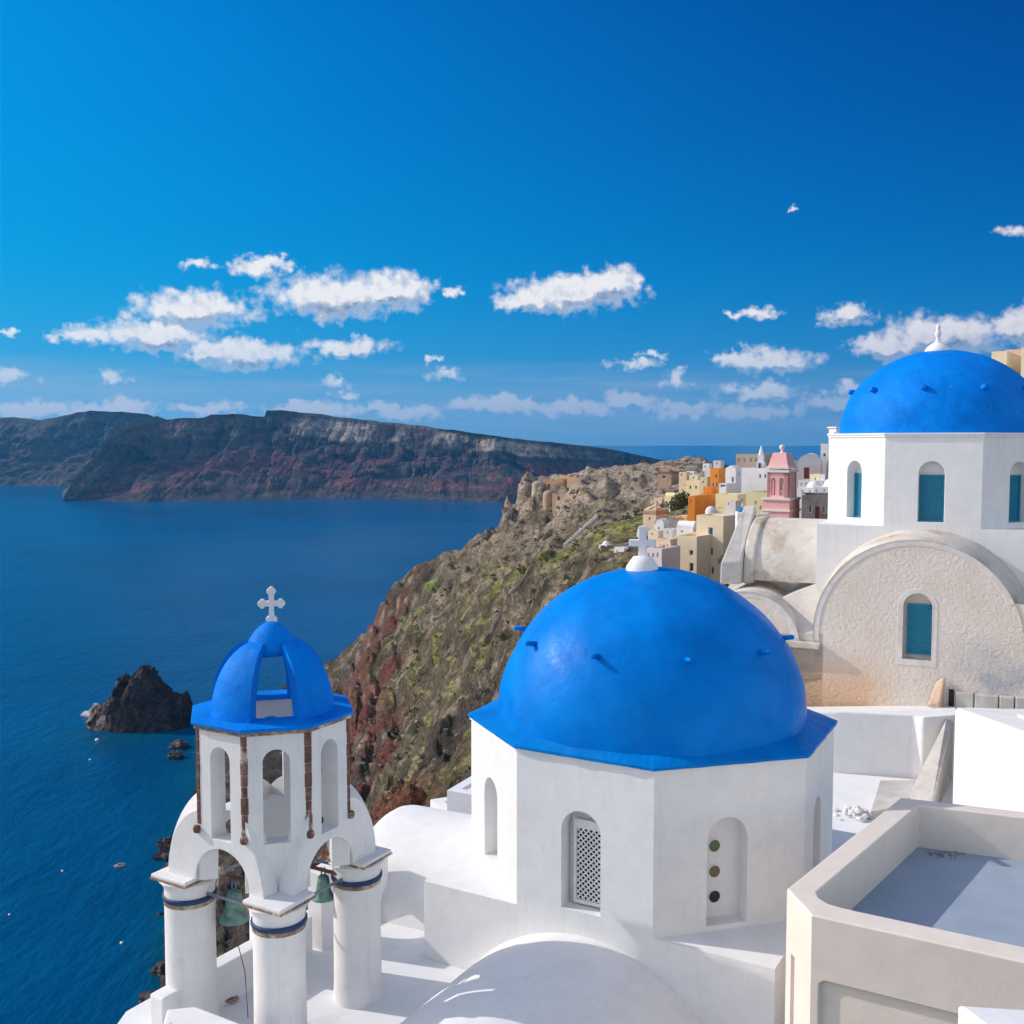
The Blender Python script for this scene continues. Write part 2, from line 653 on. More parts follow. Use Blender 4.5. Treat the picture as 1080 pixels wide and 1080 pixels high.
def grid_mesh(name, P, mat, colors=None, smooth=True, extra=None):
    """P: (rows, cols, 3) array of points -> mesh object"""
    r, c = P.shape[:2]
    me = bpy.data.meshes.new(name)
    idx = np.arange(r * c).reshape(r, c)
    q = np.stack([idx[:-1, :-1], idx[:-1, 1:], idx[1:, 1:], idx[1:, :-1]], -1).reshape(-1, 4)
    me.vertices.add(r * c)
    me.vertices.foreach_set('co', P.reshape(-1).astype(np.float32))
    me.loops.add(q.size)
    me.loops.foreach_set('vertex_index', q.reshape(-1).astype(np.int32))
    me.polygons.add(len(q))
    me.polygons.foreach_set('loop_start', np.arange(0, q.size, 4, dtype=np.int32))
    me.polygons.foreach_set('loop_total', np.full(len(q), 4, dtype=np.int32))
    me.polygons.foreach_set('use_smooth', np.full(len(q), smooth))
    me.update(calc_edges=True)
    me.validate()
    if colors is not None:
        at = me.color_attributes.new('ground', 'FLOAT_COLOR', 'POINT')
        cc = np.ones((r * c, 4), np.float32)
        cc[:, :3] = colors.reshape(-1, 3)
        at.data.foreach_set('color', cc.reshape(-1))
    me.materials.append(mat)
    o = bpy.data.objects.new(name, me)
    COL.objects.link(o)
    return o


# ------------------------------------------------------------------ materials
def base_mat(name):
    m = bpy.data.materials.new(name)
    m.use_nodes = True
    nt = NT(m.node_tree)
    b = m.node_tree.nodes['Principled BSDF']
    return m, nt, b


def plaster(name, col, var=0.06, bump=0.35, scale=3.0, rough=0.85, stain=None, stain_amt=0.0, fine=45.0, coarse=1.0, streak=0.0,
            streak_col=None, dist=0.012):
    m, nt, b = base_mat(name)
    geo = nt.new('ShaderNodeNewGeometry')
    pos = geo.outputs['Position']
    n1 = nt.noise(pos, scale, 5, 0.6).outputs[0]
    n2 = nt.noise(pos, scale * 6, 4, 0.6).outputs[0]
    f = nt.mrange(nt.math('ADD', n1, nt.math('MULTIPLY', n2, 0.5)), 0.45, 1.05)
    dark = tuple(c * (1 - 2 * var) for c in col)
    lite = tuple(min(c * (1 + var * 0.4), 0.88) for c in col)
    c = nt.mix(f, dark, lite)
    if stain is not None:
        s1 = nt.noise(pos, scale * 0.45, 6, 0.7, 0.6).outputs[0]
        sf = nt.mrange(s1, 0.62 - stain_amt, 0.82 - stain_amt, smooth=True)
        sf = nt.math('MULTIPLY', sf, nt.mrange(n2, 0.3, 0.6, 0.5, 1.0))
        c = nt.mix(sf, c, stain)
    if streak > 0:
        mp = nt.new('ShaderNodeMapping')
        nt.l.new(pos, mp.inputs[0])
        mp.inputs['Scale'].default_value = (1, 1, 0.08)
        st = nt.noise(mp.outputs[0], 9.0, 4, 0.65).outputs[0]
        sf = nt.math('MULTIPLY', nt.mrange(st, 0.5, 0.75, smooth=True), streak)
        c = nt.mix(sf, c, streak_col or tuple(k * 0.6 for k in col))
    nt.l.new(c, b.inputs['Base Color'])
    b.inputs['Roughness'].default_value = rough
    b.inputs['Specular IOR Level'].default_value = 0.25
    h1 = nt.noise(pos, fine, 5, 0.65).outputs[0]
    h2 = nt.noise(pos, coarse * 1.6, 3, 0.5).outputs[0]
    h = nt.math('ADD', nt.math('MULTIPLY', h1, 0.35), nt.math('MULTIPLY', h2, 1.6))
    bp = nt.new('ShaderNodeBump')
    bp.inputs['Strength'].default_value = bump
    bp.inputs['Distance'].default_value = dist
    nt.l.new(h, bp.inputs['Height'])
    nt.l.new(bp.outputs[0], b.inputs['Normal'])
    return m


def plain(name, col, rough=0.6, metal=0.0, var=0.15, scale=8.0, bump=0.2, spec=0.4):
    m, nt, b = base_mat(name)
    geo = nt.new('ShaderNodeNewGeometry')
    n = nt.noise(geo.outputs['Position'], scale, 5, 0.6).outputs[0]
    c = nt.mix(nt.mrange(n, 0.3, 0.7), tuple(k * (1 - var) for k in col), tuple(min(k * (1 + var), 0.9) for k in col))
    nt.l.new(c, b.inputs['Base Color'])
    b.inputs['Roughness'].default_value = rough
    b.inputs['Metallic'].default_value = metal
    b.inputs['Specular IOR Level'].default_value = spec
    if bump:
        bp = nt.new('ShaderNodeBump')
        bp.inputs['Strength'].default_value = bump
        bp.inputs['Distance'].default_value = 0.01
        nt.l.new(n, bp.inputs['Height'])
        nt.l.new(bp.outputs[0], b.inputs['Normal'])
    return m


def blue_paint(name, rough=0.38, worn=0.0, lumpy=0.25, col=(0.0, 0.205, 0.70)):
    m, nt, b = base_mat(name)
    geo = nt.new('ShaderNodeNewGeometry')
    pos = geo.outputs['Position']
    n1 = nt.noise(pos, 1.3, 6, 0.62, 0.4).outputs[0]
    n2 = nt.noise(pos, 14, 5, 0.6).outputs[0]
    c = nt.mix(nt.mrange(n1, 0.3, 0.72), tuple(k * 0.82 for k in col), (col[0], col[1] * 1.18, col[2] * 1.1))
    c = nt.mix(nt.mrange(n2, 0.55, 0.75, 0, 0.25), c, (0.0, 0.175, 0.70))
    if worn:
        w = nt.noise(pos, 9.0, 6, 0.75, 0.5).outputs[0]
        c = nt.mix(nt.mrange(w, 0.70 - worn * 0.1, 0.74 - worn * 0.1), c, (0.12, 0.32, 0.68))
        w2 = nt.noise(pos, 5.0, 3, 0.8).outputs[0]
        c = nt.mix(nt.mrange(w2, 0.775, 0.785), c, (0.6, 0.65, 0.7))
    nt.l.new(c, b.inputs['Base Color'])
    r = nt.mrange(n2, 0.3, 0.8, rough - 0.08, rough + 0.16)
    nt.l.new(r, b.inputs['Roughness'])
    b.inputs['Specular IOR Level'].default_value = 0.06
    h1 = nt.noise(pos, 3.2, 3, 0.5).outputs[0]
    h2 = nt.noise(pos, 34, 4, 0.7).outputs[0]
    h = nt.math('ADD', h1, nt.math('MULTIPLY', h2, 0.10 + 0.35 * worn))
    bp = nt.new('ShaderNodeBump')
    bp.inputs['Strength'].default_value = lumpy
    bp.inputs['Distance'].default_value = 0.05
    nt.l.new(h, bp.inputs['Height'])
    nt.l.new(bp.outputs[0], b.inputs['Normal'])
    return m


M = {}
M['white'] = plaster('white_plaster', (0.79, 0.785, 0.775), var=0.05, bump=0.45, streak=0.24, streak_col=(0.60, 0.59, 0.57), stain=(0.66, 0.64, 0.61), stain_amt=0.03)
M['white_old'] = plaster('weathered_white_plaster', (0.76, 0.75, 0.73), var=0.05, bump=0.5, streak=0.3,
                         streak_col=(0.55, 0.53, 0.49), stain=(0.42, 0.34, 0.26), stain_amt=0.02)
M['floor_white'] = plaster('white_terrace_wash', (0.78, 0.78, 0.78), var=0.04, bump=0.5, streak=0.0, coarse=0.6,
                           stain=(0.6, 0.6, 0.61), stain_amt=0.05)
M['cream'] = plaster('cream_plaster', (0.76, 0.67, 0.58), var=0.05, bump=0.45, coarse=1.3)
M['quoin'] = plaster('brown_lava_stone', (0.21, 0.105, 0.075), var=0.35, bump=0.9, scale=7, stain=(0.62, 0.56, 0.48), stain_amt=0.12)
M['band'] = plaster('chipped_ochre_band', (0.68, 0.58, 0.42), var=0.12, bump=0.8, scale=6, stain=(0.17, 0.09, 0.06), stain_amt=0.27)
M['blue'] = blue_paint('glossy_blue_paint', rough=0.36, lumpy=0.32, col=(0.0, 0.190, 0.66))
M['blue_rim'] = blue_paint('blue_roof_rim_paint', rough=0.45, lumpy=0.35, col=(0.0, 0.182, 0.58), worn=0.15)
M['blue_matt'] = blue_paint('matt_blue_paint', rough=0.52, worn=0.55, lumpy=0.6, col=(0.0, 0.200, 0.74))
M['navy'] = plain('navy_ring_paint', (0.008, 0.04, 0.12), 0.6)
M['teal'] = plain('teal_shutter_paint', (0.012, 0.22, 0.36), 0.55, var=0.2, scale=20)
M['dark'] = plain('dark_interior', (0.02, 0.02, 0.022), 0.8)
M['bronze'] = plain('verdigris_bronze', (0.16, 0.29, 0.25), 0.6, metal=0.25, var=0.45, scale=9, bump=0.4)
M['iron'] = plain('grey_iron', (0.24, 0.27, 0.32), 0.5, metal=0.5)
M['rust'] = plain('rusty_iron', (0.17, 0.07, 0.035), 0.8, var=0.4)
M['glass_green'] = plain('green_glass', (0.03, 0.10, 0.02), 0.12, bump=0.1, spec=0.6, var=0.4, scale=30)
M['glass_olive'] = plain('olive_glass', (0.10, 0.08, 0.03), 0.12, bump=0.1, spec=0.6, var=0.4, scale=30)
M['glass_black'] = plain('black_glass', (0.012, 0.006, 0.008), 0.15, bump=0.1, spec=0.6, var=0.5, scale=40)
M['window_blue'] = plain('blue_painted_window', (0.03, 0.09, 0.22), 0.4)
M['window_deep'] = plain('deep_blue_window', (0.006, 0.025, 0.07), 0.3)
M['window_dark'] = plain('dark_window_glass', (0.05, 0.05, 0.045), 0.25)
M['door_red'] = plain('brown_red_door', (0.25, 0.06, 0.04), 0.6)


def roofmat():
    m, nt, b = base_mat('blue_grey_roof_screed')
    pos = nt.new('ShaderNodeNewGeometry').outputs['Position']
    n1 = nt.noise(pos, 1.5, 6, 0.6).outputs[0]
    n2 = nt.noise(pos, 120, 2, 0.5).outputs[0]
    c = nt.mix(nt.mrange(n1, 0.3, 0.7), (0.28, 0.34, 0.42), (0.35, 0.41, 0.49))
    c = nt.mix(nt.mrange(n2, 0.45, 0.65, 0, 0.35), c, (0.2, 0.24, 0.3))
    nt.l.new(c, b.inputs['Base Color'])
    b.inputs['Roughness'].default_value = 0.9
    bp = nt.new('ShaderNodeBump')
    bp.inputs['Strength'].default_value = 0.5
    bp.inputs['Distance'].default_value = 0.006
    nt.l.new(n2, bp.inputs['Height'])
    nt.l.new(bp.outputs[0], b.inputs['Normal'])
    return m


M['roof_blue'] = roofmat()


def stuccomat():
    """pinkish rough-cast with an orange lower zone that fades up, and pale weathered patches"""
    m, nt, b = base_mat('rough_cast_stucco')
    pos = nt.new('ShaderNodeNewGeometry').outputs['Position']
    sep = nt.new('ShaderNodeSeparateXYZ')
    nt.l.new(pos, sep.inputs[0])
    n1 = nt.noise(pos, 0.9, 6, 0.65, 0.3).outputs[0]
    n3 = nt.noise(pos, 6, 5, 0.65).outputs[0]
    c = nt.mix(nt.mrange(n1, 0.35, 0.68), (0.79, 0.69, 0.60), (0.86, 0.79, 0.72))
    lim = nt.math('ADD', nt.math('MULTIPLY', n1, 1.2), -6.15)
    low = nt.mrange(nt.math('SUBTRACT', lim, sep.outputs[2]), -0.5, 1.1, smooth=True)
    left = nt.mrange(nt.math('ADD', sep.outputs[0], nt.math('MULTIPLY', n3, 0.8)), 10.6, 9.6)
    c = nt.mix(nt.math('MULTIPLY', nt.math('MULTIPLY', low, left), 0.8), c, (0.76, 0.48, 0.28))
    right = nt.mrange(sep.outputs[0], 10.3, 11.8)
    grey = nt.math('MULTIPLY', nt.math('MULTIPLY', right, nt.mrange(sep.outputs[2], -4.6, -5.6)), nt.mrange(n1, 0.36, 0.56))
    c = nt.mix(grey, c, (0.50, 0.50, 0.52))
    nt.l.new(c, b.inputs['Base Color'])
    b.inputs['Roughness'].default_value = 0.95
    b.inputs['Specular IOR Level'].default_value = 0.15
    vo = nt.new('ShaderNodeTexVoronoi')
    vo.feature = 'SMOOTH_F1'
    vo.inputs['Scale'].default_value = 12.0
    wv = nt.vmath('ADD', pos, nt.vmath('MULTIPLY', nt.noise(pos, 5, 3, 0.6).outputs[1], (0.25, 0.25, 0.25)))
    nt.l.new(wv, vo.inputs['Vector'])
    h = nt.math('ADD', nt.math('MULTIPLY', vo.outputs[0], 0.45), nt.math('MULTIPLY', nt.noise(pos, 11, 5, 0.7).outputs[0], 2.2))
    bp = nt.new('ShaderNodeBump')
    bp.inputs['Strength'].default_value = 0.75
    bp.inputs['Distance'].default_value = 0.06
    nt.l.new(h, bp.inputs['Height'])
    nt.l.new(bp.outputs[0], b.inputs['Normal'])
    return m


M['stucco'] = stuccomat()
M['rim'] = plaster('weathered_pale_rim', (0.76, 0.71, 0.66), var=0.12, bump=0.7, scale=4, streak=0.3, streak_col=(0.55, 0.48, 0.40), stain=(0.58, 0.50, 0.42), stain_amt=0.06)
M['old_roof'] = plaster('stained_vault_roof', (0.68, 0.63, 0.56), var=0.14, bump=0.7, scale=1.6, stain=(0.40, 0.28, 0.17), stain_amt=0.13,
                        coarse=1.2)
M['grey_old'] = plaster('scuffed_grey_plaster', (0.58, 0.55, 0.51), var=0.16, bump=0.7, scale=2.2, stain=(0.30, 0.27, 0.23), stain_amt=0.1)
M['rubble'] = plaster('grey_rubble_stone', (0.34, 0.30, 0.27), var=0.3, bump=1.0, scale=4, stain=(0.12, 0.10, 0.09), stain_amt=0.1, dist=0.04)
M['orange_plaster'] = plaster('orange_plaster', (0.60, 0.36, 0.20), var=0.2, bump=0.8, scale=3)

# ------------------------------------------------------------------ terrain of the near headland
# (px, py, distance along Y, surface kind) of places on the slope, turned into world points
TP = [
    # sky line of the headland from the village down to the sea
    (760, 500, 260, 'p'), (735, 490, 262, 'p'), (700, 490, 258, 'p'), (670, 493, 252, 'p'), (640, 498, 250, 'p'), (612, 507, 254, 'p'),
    (590, 514, 262, 'p'), (566, 515, 268, 'p'), (551, 517, 272, 'p'), (543, 537, 276, 'p'), (529, 560, 284, 't'),
    (500, 575, 296, 't'), (470, 592, 312, 't'), (440, 610, 330, 'b'), (415, 624, 350, 'b'), (404, 634, 362, 'b'),
    (398, 650, 362, 'r'), (394, 680, 356, 'r'), (370, 690, 392, 'b'), (352, 700, 418, 'b'), (338, 712, 430, 'k'),
    # face of the slope
    (700, 520, 190, 'p'), (660, 520, 205, 'p'), (620, 530, 220, 'p'), (580, 545, 238, 'p'), (560, 560, 245, 't'),
    (660, 545, 160, 't'), (620, 560, 175, 't'), (590, 575, 190, 't'), (640, 581, 118, 'g'), (655, 584, 113, 'g'), (668, 576, 116, 'g'), (600, 590, 140, 'g'), (700, 570, 122, 'g'),
    (560, 600, 185, 't'), (530, 590, 235, 't'), (500, 620, 240, 'g'), (470, 625, 270, 't'), (440, 640, 300, 'g'),
    (560, 640, 140, 't'), (530, 640, 165, 'k'), (505, 665, 185, 'g'), (470, 660, 225, 'g'), (445, 680, 250, 'g'),
    (425, 660, 292, 'g'), (430, 710, 240, 'g'), (470, 705, 190, 'g'), (500, 720, 150, 'g'), (480, 750, 155, 'g'),
    (450, 745, 190, 'g'), (440, 790, 172, 'g'), (490, 790, 120, 'g'), (450, 820, 135, 'k'), (480, 840, 95, 'k'),
    (405, 690, 320, 'r'), (398, 725, 268, 'r'), (402, 765, 222, 'r'), (405, 800, 188, 'r'), (388, 760, 246, 'r'), (382, 720, 300, 'r'),
    (375, 735, 330, 'b'), (360, 770, 300, 'b'), (374, 800, 232, 'b'), (385, 830, 190, 'k'),
    (400, 840, 158, 'o'), (385, 870, 150, 'o'), (410, 880, 128, 'o'), (440, 850, 112, 'o'), (370, 900, 158, 'o'), (350, 920, 168, 'o'),
    # hidden foot and the shore line
    (320, 760, 400, 'b'), (330, 820, 300, 'b'), (300, 800, 335, 'k'), (310, 880, 230, 'b'), (280, 900, 236, 'b'),
    (260, 960, 196, 'k'), (240, 930, 226, 'k'), (300, 980, 150, 'b'), (240, 1040, 168, 'k'),
]
TW = [  # plain world points (x, y, z)
    (-0.0, 8, -8.9, 'k'), (-4, 14, -9.0, 'k'), (4, 20, -9.0, 'k'), (2, 30, -11, 'k'), (10, 20, -9, 'k'), (10, 34, -7, 'k'), (18, 40, -4, 'k'),
    (-8, 15, -17, 'k'), (-14, 20, -31, 'k'), (-22, 30, -52, 'k'), (-34, 48, -72, 'k'), (-20, 60, -47, 'k'), (-48, 80, -90, 'k'),
    (-12, 8, -22, 'k'), (-30, 10, -60, 'k'), (-60, 60, -101, 'k'), (-80, 20, -108, 'k'), (-60, -20, -100, 'k'), (-20, -30, -45, 'k'),
    (0, -20, -8, 'k'), (-6, 34, -24, 'k'), (-9, 50, -31, 'k'), (-4, 46, -23, 'k'), (20, -10, -3, 'k'), (30, 20, 3, 'k'), (32, 60, 4.5, 'k'),
    (46, 90, 5, 'k'), (20, 60, -5.5, 'k'), (12, 60, -9, 'k'), (28, 100, -13.5, 'k'), (20, 103, -15.0, 'k'), (16, 90, -14.0, 'k'), (38, 100, -7.2, 'k'), (26, 125, -10.5, 't'),
    (42, 130, -4.5, 'k'), (60, 130, -2, 'k'), (90, 120, -3, 'k'), (40, 200, -6.2, 't'), (80, 200, -6, 't'), (120, 200, -8, 't'), (160, 140, -8, 't'),
    (60, 280, -9, 't'), (120, 290, -20, 't'), (30, 310, -18, 't'), (0, 330, -32, 't'), (-30, 380, -55, 't'), (-60, 400, -75, 't'), (60, 380, -60, 't'),
    (0, 420, -90, 't'), (-50, 460, -106, 't'), (-95, 470, -112, 'k'), (100, 480, -110, 't'), (200, 420, -100, 't'), (220, 250, -40, 't'),
    (-96, 455, -107, 'k'), (-86, 440, -101, 'k'), (-104, 420, -112, 'k'), (-112, 380, -108, 'k'), (-100, 372, -101, 'k'), (-118, 360, -107, 'k'), (-108, 340, -107, 'k'), (-92, 300, -104.4, 'k'),
    (-84, 275, -104.4, 'k'), (-80, 255, -104.6, 'k'), (-76, 236, -104.4, 'k'), (-73, 215, -104.6, 'k'), (-69, 203, -104.8, 'k'), (-66, 190, -104.5, 'k'),
    (-120, 300, -112, 'k'), (-110, 240, -112, 'k'), (-92, 200, -112, 'k'), (-86, 180, -111, 'k'), (-82, 150, -110, 'k'), (-80, 100, -109, 'k'),
    (-140, 400, -114, 'k'), (-140, 460, -115, 'k'), (-120, 520, -116, 'k'), (0, 560, -118, 'k'), (200, 560, -118, 'k'),
    (-150, 100, -118, 'k'), (-160, 250, -118, 'k'), (300, 100, -20, 't'), (300, 350, -100, 't'), (-100, -40, -116, 'k'),
]
ctl = []
for a, b_, D, k in TP:
    p = atY(a, b_, D)
    ctl.append((p[0], p[1], p[2], k))
ctl += TW
CP = np.array([(c[0], c[1], c[2]) for c in ctl], float)
KIND = [c[3] for c in ctl]


def wrp(x, y):
    """compress distances so that near control points keep their own scale"""
    r = np.sqrt(x * x + y * y) + 1e-6
    q = np.log1p(r / 40.0) * 100.0
    return x / r * q, y / r * q


def tps(r2):
    return 0.5 * r2 * np.log(r2 + 1e-9)


cx_, cy_ = wrp(CP[:, 0], CP[:, 1])
A_ = tps((cx_[:, None] - cx_[None]) ** 2 + (cy_[:, None] - cy_[None]) ** 2)
n_ = len(CP)
A_ += np.eye(n_) * 6.0
Pm = np.stack([np.ones(n_), cx_, cy_], 1)
K_ = np.zeros((n_ + 3, n_ + 3))
K_[:n_, :n_] = A_
K_[:n_, n_:] = Pm
K_[n_:, :n_] = Pm.T
W_ = np.linalg.solve(K_, np.concatenate([CP[:, 2], np.zeros(3)]))


def hbase(x, y):
    sh = x.shape
    X, Y = wrp(x.reshape(-1), y.reshape(-1))
    out = np.zeros(X.shape)
    for i in range(0, len(X), 20000):
        a, b_ = X[i:i + 20000], Y[i:i + 20000]
        r2 = (a[:, None] - cx_[None]) ** 2 + (b_[:, None] - cy_[None]) ** 2
        out[i:i + 20000] = tps(r2) @ W_[:n_] + W_[n_] + W_[n_ + 1] * a + W_[n_ + 2] * b_
    return out.reshape(sh)


KC = {  # real surface colours: g grass, t tan scree, k dark rock, p pale rock, b brown scrub, r red lava, o rusty lava
    'g': (0.175, 0.145, 0.080), 't': (0.245, 0.200, 0.135), 'k': (0.070, 0.057, 0.047), 'p': (0.330, 0.265, 0.205),
    'b': (0.105, 0.074, 0.045), 'r': (0.140, 0.050, 0.038), 'o': (0.175, 0.068, 0.038),
}
keys = sorted(KC)


def land_colour(x, y, z, slope):
    wx = x + 9 * fbm(x / 28, y / 28, z / 28, 4)
    wy = y + 16 * fbm(x / 28 + 31, y / 28, z / 28, 4)
    X, Y = wrp(wx, wy)
    w = {k: np.zeros(X.shape) for k in keys}
    for (a, b_, k) in zip(cx_, cy_, KIND):
        w[k] += 1.0 / ((X - a) ** 2 + (Y - b_) ** 2 + 2.0) ** 2.2
    tot = sum(w.values())
    w = {k: (w[k] / tot) for k in keys}
    sc = np.clip(np.sqrt(x * x + y * y) / 200.0, 0.35, 1.5)
    n1 = fbm(x / 14, y / 14, z / 14, 5, 0.6)
    n2 = fbm(x / 4 + 50, y / 4, z / 4, 5, 0.65)
    n3 = fbm(x / 1.6 + 9, y / 1.6, z / 1.6, 3, 0.6)
    col = np.zeros(X.shape + (3,))
    for k in keys:
        col += w[k][..., None] * np.array(KC[k])
    # grass only on the gentler ground, scrub patches, bare stones
    g = np.clip(w['g'] * 2.2, 0, 1) * sstep(1.5, 0.85, slope) * sstep(-0.20, -0.02, n1 + 0.5 * n2)
    bright = np.array((0.185, 0.245, 0.034))
    dry = np.array((0.26, 0.22, 0.09))
    mixg = sstep(-0.25, 0.3, n1 - 0.2)[..., None]
    col = col * (1 - g[..., None]) + g[..., None] * (dry * (1 - mixg) + bright * mixg)
    rock = sstep(0.75, 1.25, slope) * (1 - np.clip(w['r'] + w['o'], 0, 1)) * (1 - w['p'])
    col = col * (1 - 0.55 * rock[..., None]) + 0.55 * rock[..., None] * np.array((0.07, 0.058, 0.048))
    scrub = sstep(0.12, 0.24, n2 + 0.35 * n3) * (1 - np.clip(w['r'] + w['o'], 0, 1) * 0.8) * (1 - 0.6 * w['p'])
    col = col * (1 - 0.75 * scrub[..., None]) + 0.75 * scrub[..., None] * np.array((0.032, 0.033, 0.020))
    stone = sstep(0.22, 0.34, -n2 + 0.35 * n3)
    col = col * (1 - 0.5 * stone[..., None]) + 0.5 * stone[..., None] * np.array((0.38, 0.31, 0.235))
    col *= (1 + 0.35 * n3 + 0.25 * n2)[..., None]
    wet = sstep(2.5, 0.3, z - SEA)
    col = col * (1 - 0.6 * wet[..., None])
    return np.clip(col, 0.008, 0.6), w


def groundmat(name, bump=0.9, dist=0.5, s=1.0, bright=1.0):
    m, nt, b = base_mat(name)
    pos = nt.new('ShaderNodeNewGeometry').outputs['Position']
    at = nt.new('ShaderNodeVertexColor')
    at.layer_name = 'ground'
    n1 = nt.noise(pos, 1.1 * s, 6, 0.7).outputs[0]
    n2 = nt.noise(pos, 0.22 * s, 6, 0.65).outputs[0]
    f = nt.math('MULTIPLY', nt.math('MULTIPLY', nt.mrange(n1, 0.30, 0.70, 0.35 * bright, 1.75 * bright), nt.mrange(nt.noise(pos, 4.0 * s, 4, 0.7).outputs[0], 0.3, 0.7, 0.50, 1.55)), nt.mrange(n2, 0.3, 0.7, 0.75, 1.25))
    vm = nt.n.new('ShaderNodeVectorMath')
    vm.operation = 'SCALE'
    nt.l.new(at.outputs[0], vm.inputs[0])
    nt.l.new(f, vm.inputs['Scale'])
    nt.l.new(vm.outputs[0], b.inputs['Base Color'])
    b.inputs['Roughness'].default_value = 0.95
    b.inputs['Specular IOR Level'].default_value = 0.1
    bp = nt.new('ShaderNodeBump')
    bp.inputs['Strength'].default_value = bump
    bp.inputs['Distance'].default_value = dist
    nt.l.new(nt.math('ADD', n1, nt.math('MULTIPLY', n2, 2.0)), bp.inputs['Height'])
    nt.l.new(bp.outputs[0], b.inputs['Normal'])
    return m


M['ground'] = groundmat('headland_ground', bump=1.0, dist=0.9)


def height(x, y):
    z = hbase(x, y)
    r = np.sqrt(x * x + y * y)
    # slope estimate for scaling the relief
    e = 1.5
    gx = (hbase(x + e, y) - z) / e
    gy = (hbase(x, y + e) - z) / e
    sl = np.sqrt(gx * gx + gy * gy)
    amp = np.clip(r / 160.0, 0.12, 1.5)
    X, Y = wrp(x, y)
    wr = np.zeros(X.shape)
    wt = np.zeros(X.shape)
    wp_ = np.zeros(X.shape)
    for (a, b_, k) in zip(cx_, cy_, KIND):
        q = 1.0 / ((X - a) ** 2 + (Y - b_) ** 2 + 2.0) ** 2
        wt += q
        if k in 'rok':
            wr += q
        if k == 'p':
            wp_ += q
    rough = 0.55 + 0.45 * wr / wt + 0.40 * wp_ / wt
    big = fbm(x / 26, y / 26, z / 26, 4, 0.5, ridged=True) * 6.2
    med = fbm(x / 8 + 7, y / 8, z / 8, 5, 0.58, ridged=True) * 3.1
    sml = fbm(x / 2.2 + 3, y / 2.2, z / 2.2, 3, 0.55) * 0.9
    ledge = np.sin(2 * math.pi * (z + 3.0 * fbm(x / 30 + 4, y / 30, z * 0, 3)) / 7.5) * 0.95 * sstep(60, 130, r) * sstep(0.25, 0.6, sl) * (0.4 + 0.9 * sstep(-.2, .3, fbm(x / 40 + 70, y / 40, z * 0, 3)))
    lift = (big * 0.8 + med + sml + ledge - 2.9) * amp * rough * np.clip(0.35 + sl, 0.3, 1.3)
    near = sstep(14, 60, r)
    under = sstep(0, 6, z - SEA) * 0.85 + 0.15
    z = z + lift * near * under * 0.85
    # the ground is cut down under the built terraces
    inside = sstep(-9.5, -7.0, x) * sstep(31, 27, y) * sstep(18, 14, x)
    z = z * (1 - inside) + np.minimum(z, -11.5) * inside
    return z, sl


NA, NR = 760, 620
az = np.linspace(math.radians(-62), math.radians(48), NA)
rr = np.exp(np.linspace(math.log(9.0), math.log(620.0), NR))
AZ, RR = np.meshgrid(az, rr)
# a light jitter keeps the facets from lining up with the view rays
TX = RR * np.sin(AZ)
TY = RR * np.cos(AZ)
TZ, SL = height(TX, TY)
gz0 = np.gradient(TZ, axis=0) / np.maximum(np.hypot(np.gradient(TX, axis=0), np.gradient(TY, axis=0)), 1e-3)
gz1 = np.gradient(TZ, axis=1) / np.maximum(np.hypot(np.gradient(TX, axis=1), np.gradient(TY, axis=1)), 1e-3)
slope = np.hypot(gz0, gz1)
# sideways displacement breaks steep faces up into crags
side = sstep(0.5, 1.4, slope) * np.clip(RR / 160, 0.1, 1.4)
TXd = TX + side * 1.6 * fbm(TX / 5, TY / 5, TZ / 5 + 40, 4, 0.6)
TYd = TY + side * 1.6 * fbm(TX / 5 + 60, TY / 5, TZ / 5, 4, 0.6)
LC, LW = land_colour(TX, TY, TZ, slope)
terrain = grid_mesh('headland_terrain', np.stack([TXd, TYd, TZ], -1)[:, ::-1], M['ground'], LC[:, ::-1])
tag(terrain, kind='structure')


def ground_z(x, y):
    z, _ = height(np.array([[float(x)]]), np.array([[float(y)]]))
    return float(z[0, 0])


# ------------------------------------------------------------------ sea
def seamat():
    m, nt, b = base_mat('caldera_sea')
    geo = nt.new('ShaderNodeNewGeometry')
    pos = geo.outputs['Position']
    at = nt.new('ShaderNodeVertexColor')
    at.layer_name = 'ground'
    nl = nt.noise(pos, 0.006, 5, 0.6).outputs[0]
    vm = nt.n.new('ShaderNodeVectorMath')
    vm.operation = 'SCALE'
    nt.l.new(at.outputs[0], vm.inputs[0])
    nt.l.new(nt.mrange(nl, 0.3, 0.7, 0.78, 1.22), vm.inputs['Scale'])
    nt.l.new(vm.outputs[0], b.inputs['Base Color'])
    b.inputs['Roughness'].default_value = 0.22
    b.inputs['IOR'].default_value = 1.33
    b.inputs['Specular IOR Level'].default_value = 0.07
    mp = nt.new('ShaderNodeMapping')
    nt.l.new(pos, mp.inputs[0])
    mp.inputs['Rotation'].default_value = (0, 0, 0.5)
    mp.inputs['Scale'].default_value = (1, 0.45, 1)
    w1 = nt.noise(mp.outputs[0], 0.35, 4, 0.6, 0.3).outputs[0]
    w2 = nt.noise(mp.outputs[0], 0.06, 4, 0.6, 0.3).outputs[0]
    w3 = nt.noise(mp.outputs[0], 1.6, 3, 0.6).outputs[0]
    h = nt.math('ADD', nt.math('ADD', nt.math('MULTIPLY', w1, 0.9), nt.math('MULTIPLY', w2, 2.6)), nt.math('MULTIPLY', w3, 0.25))
    bp = nt.new('ShaderNodeBump')
    bp.inputs['Strength'].default_value = 0.55
    bp.inputs['Distance'].default_value = 1.0
    nt.l.new(h, bp.inputs['Height'])
    nt.l.new(bp.outputs[0], b.inputs['Normal'])
    return m


M['sea'] = seamat()
saz = np.linspace(-math.pi, math.pi, 361)
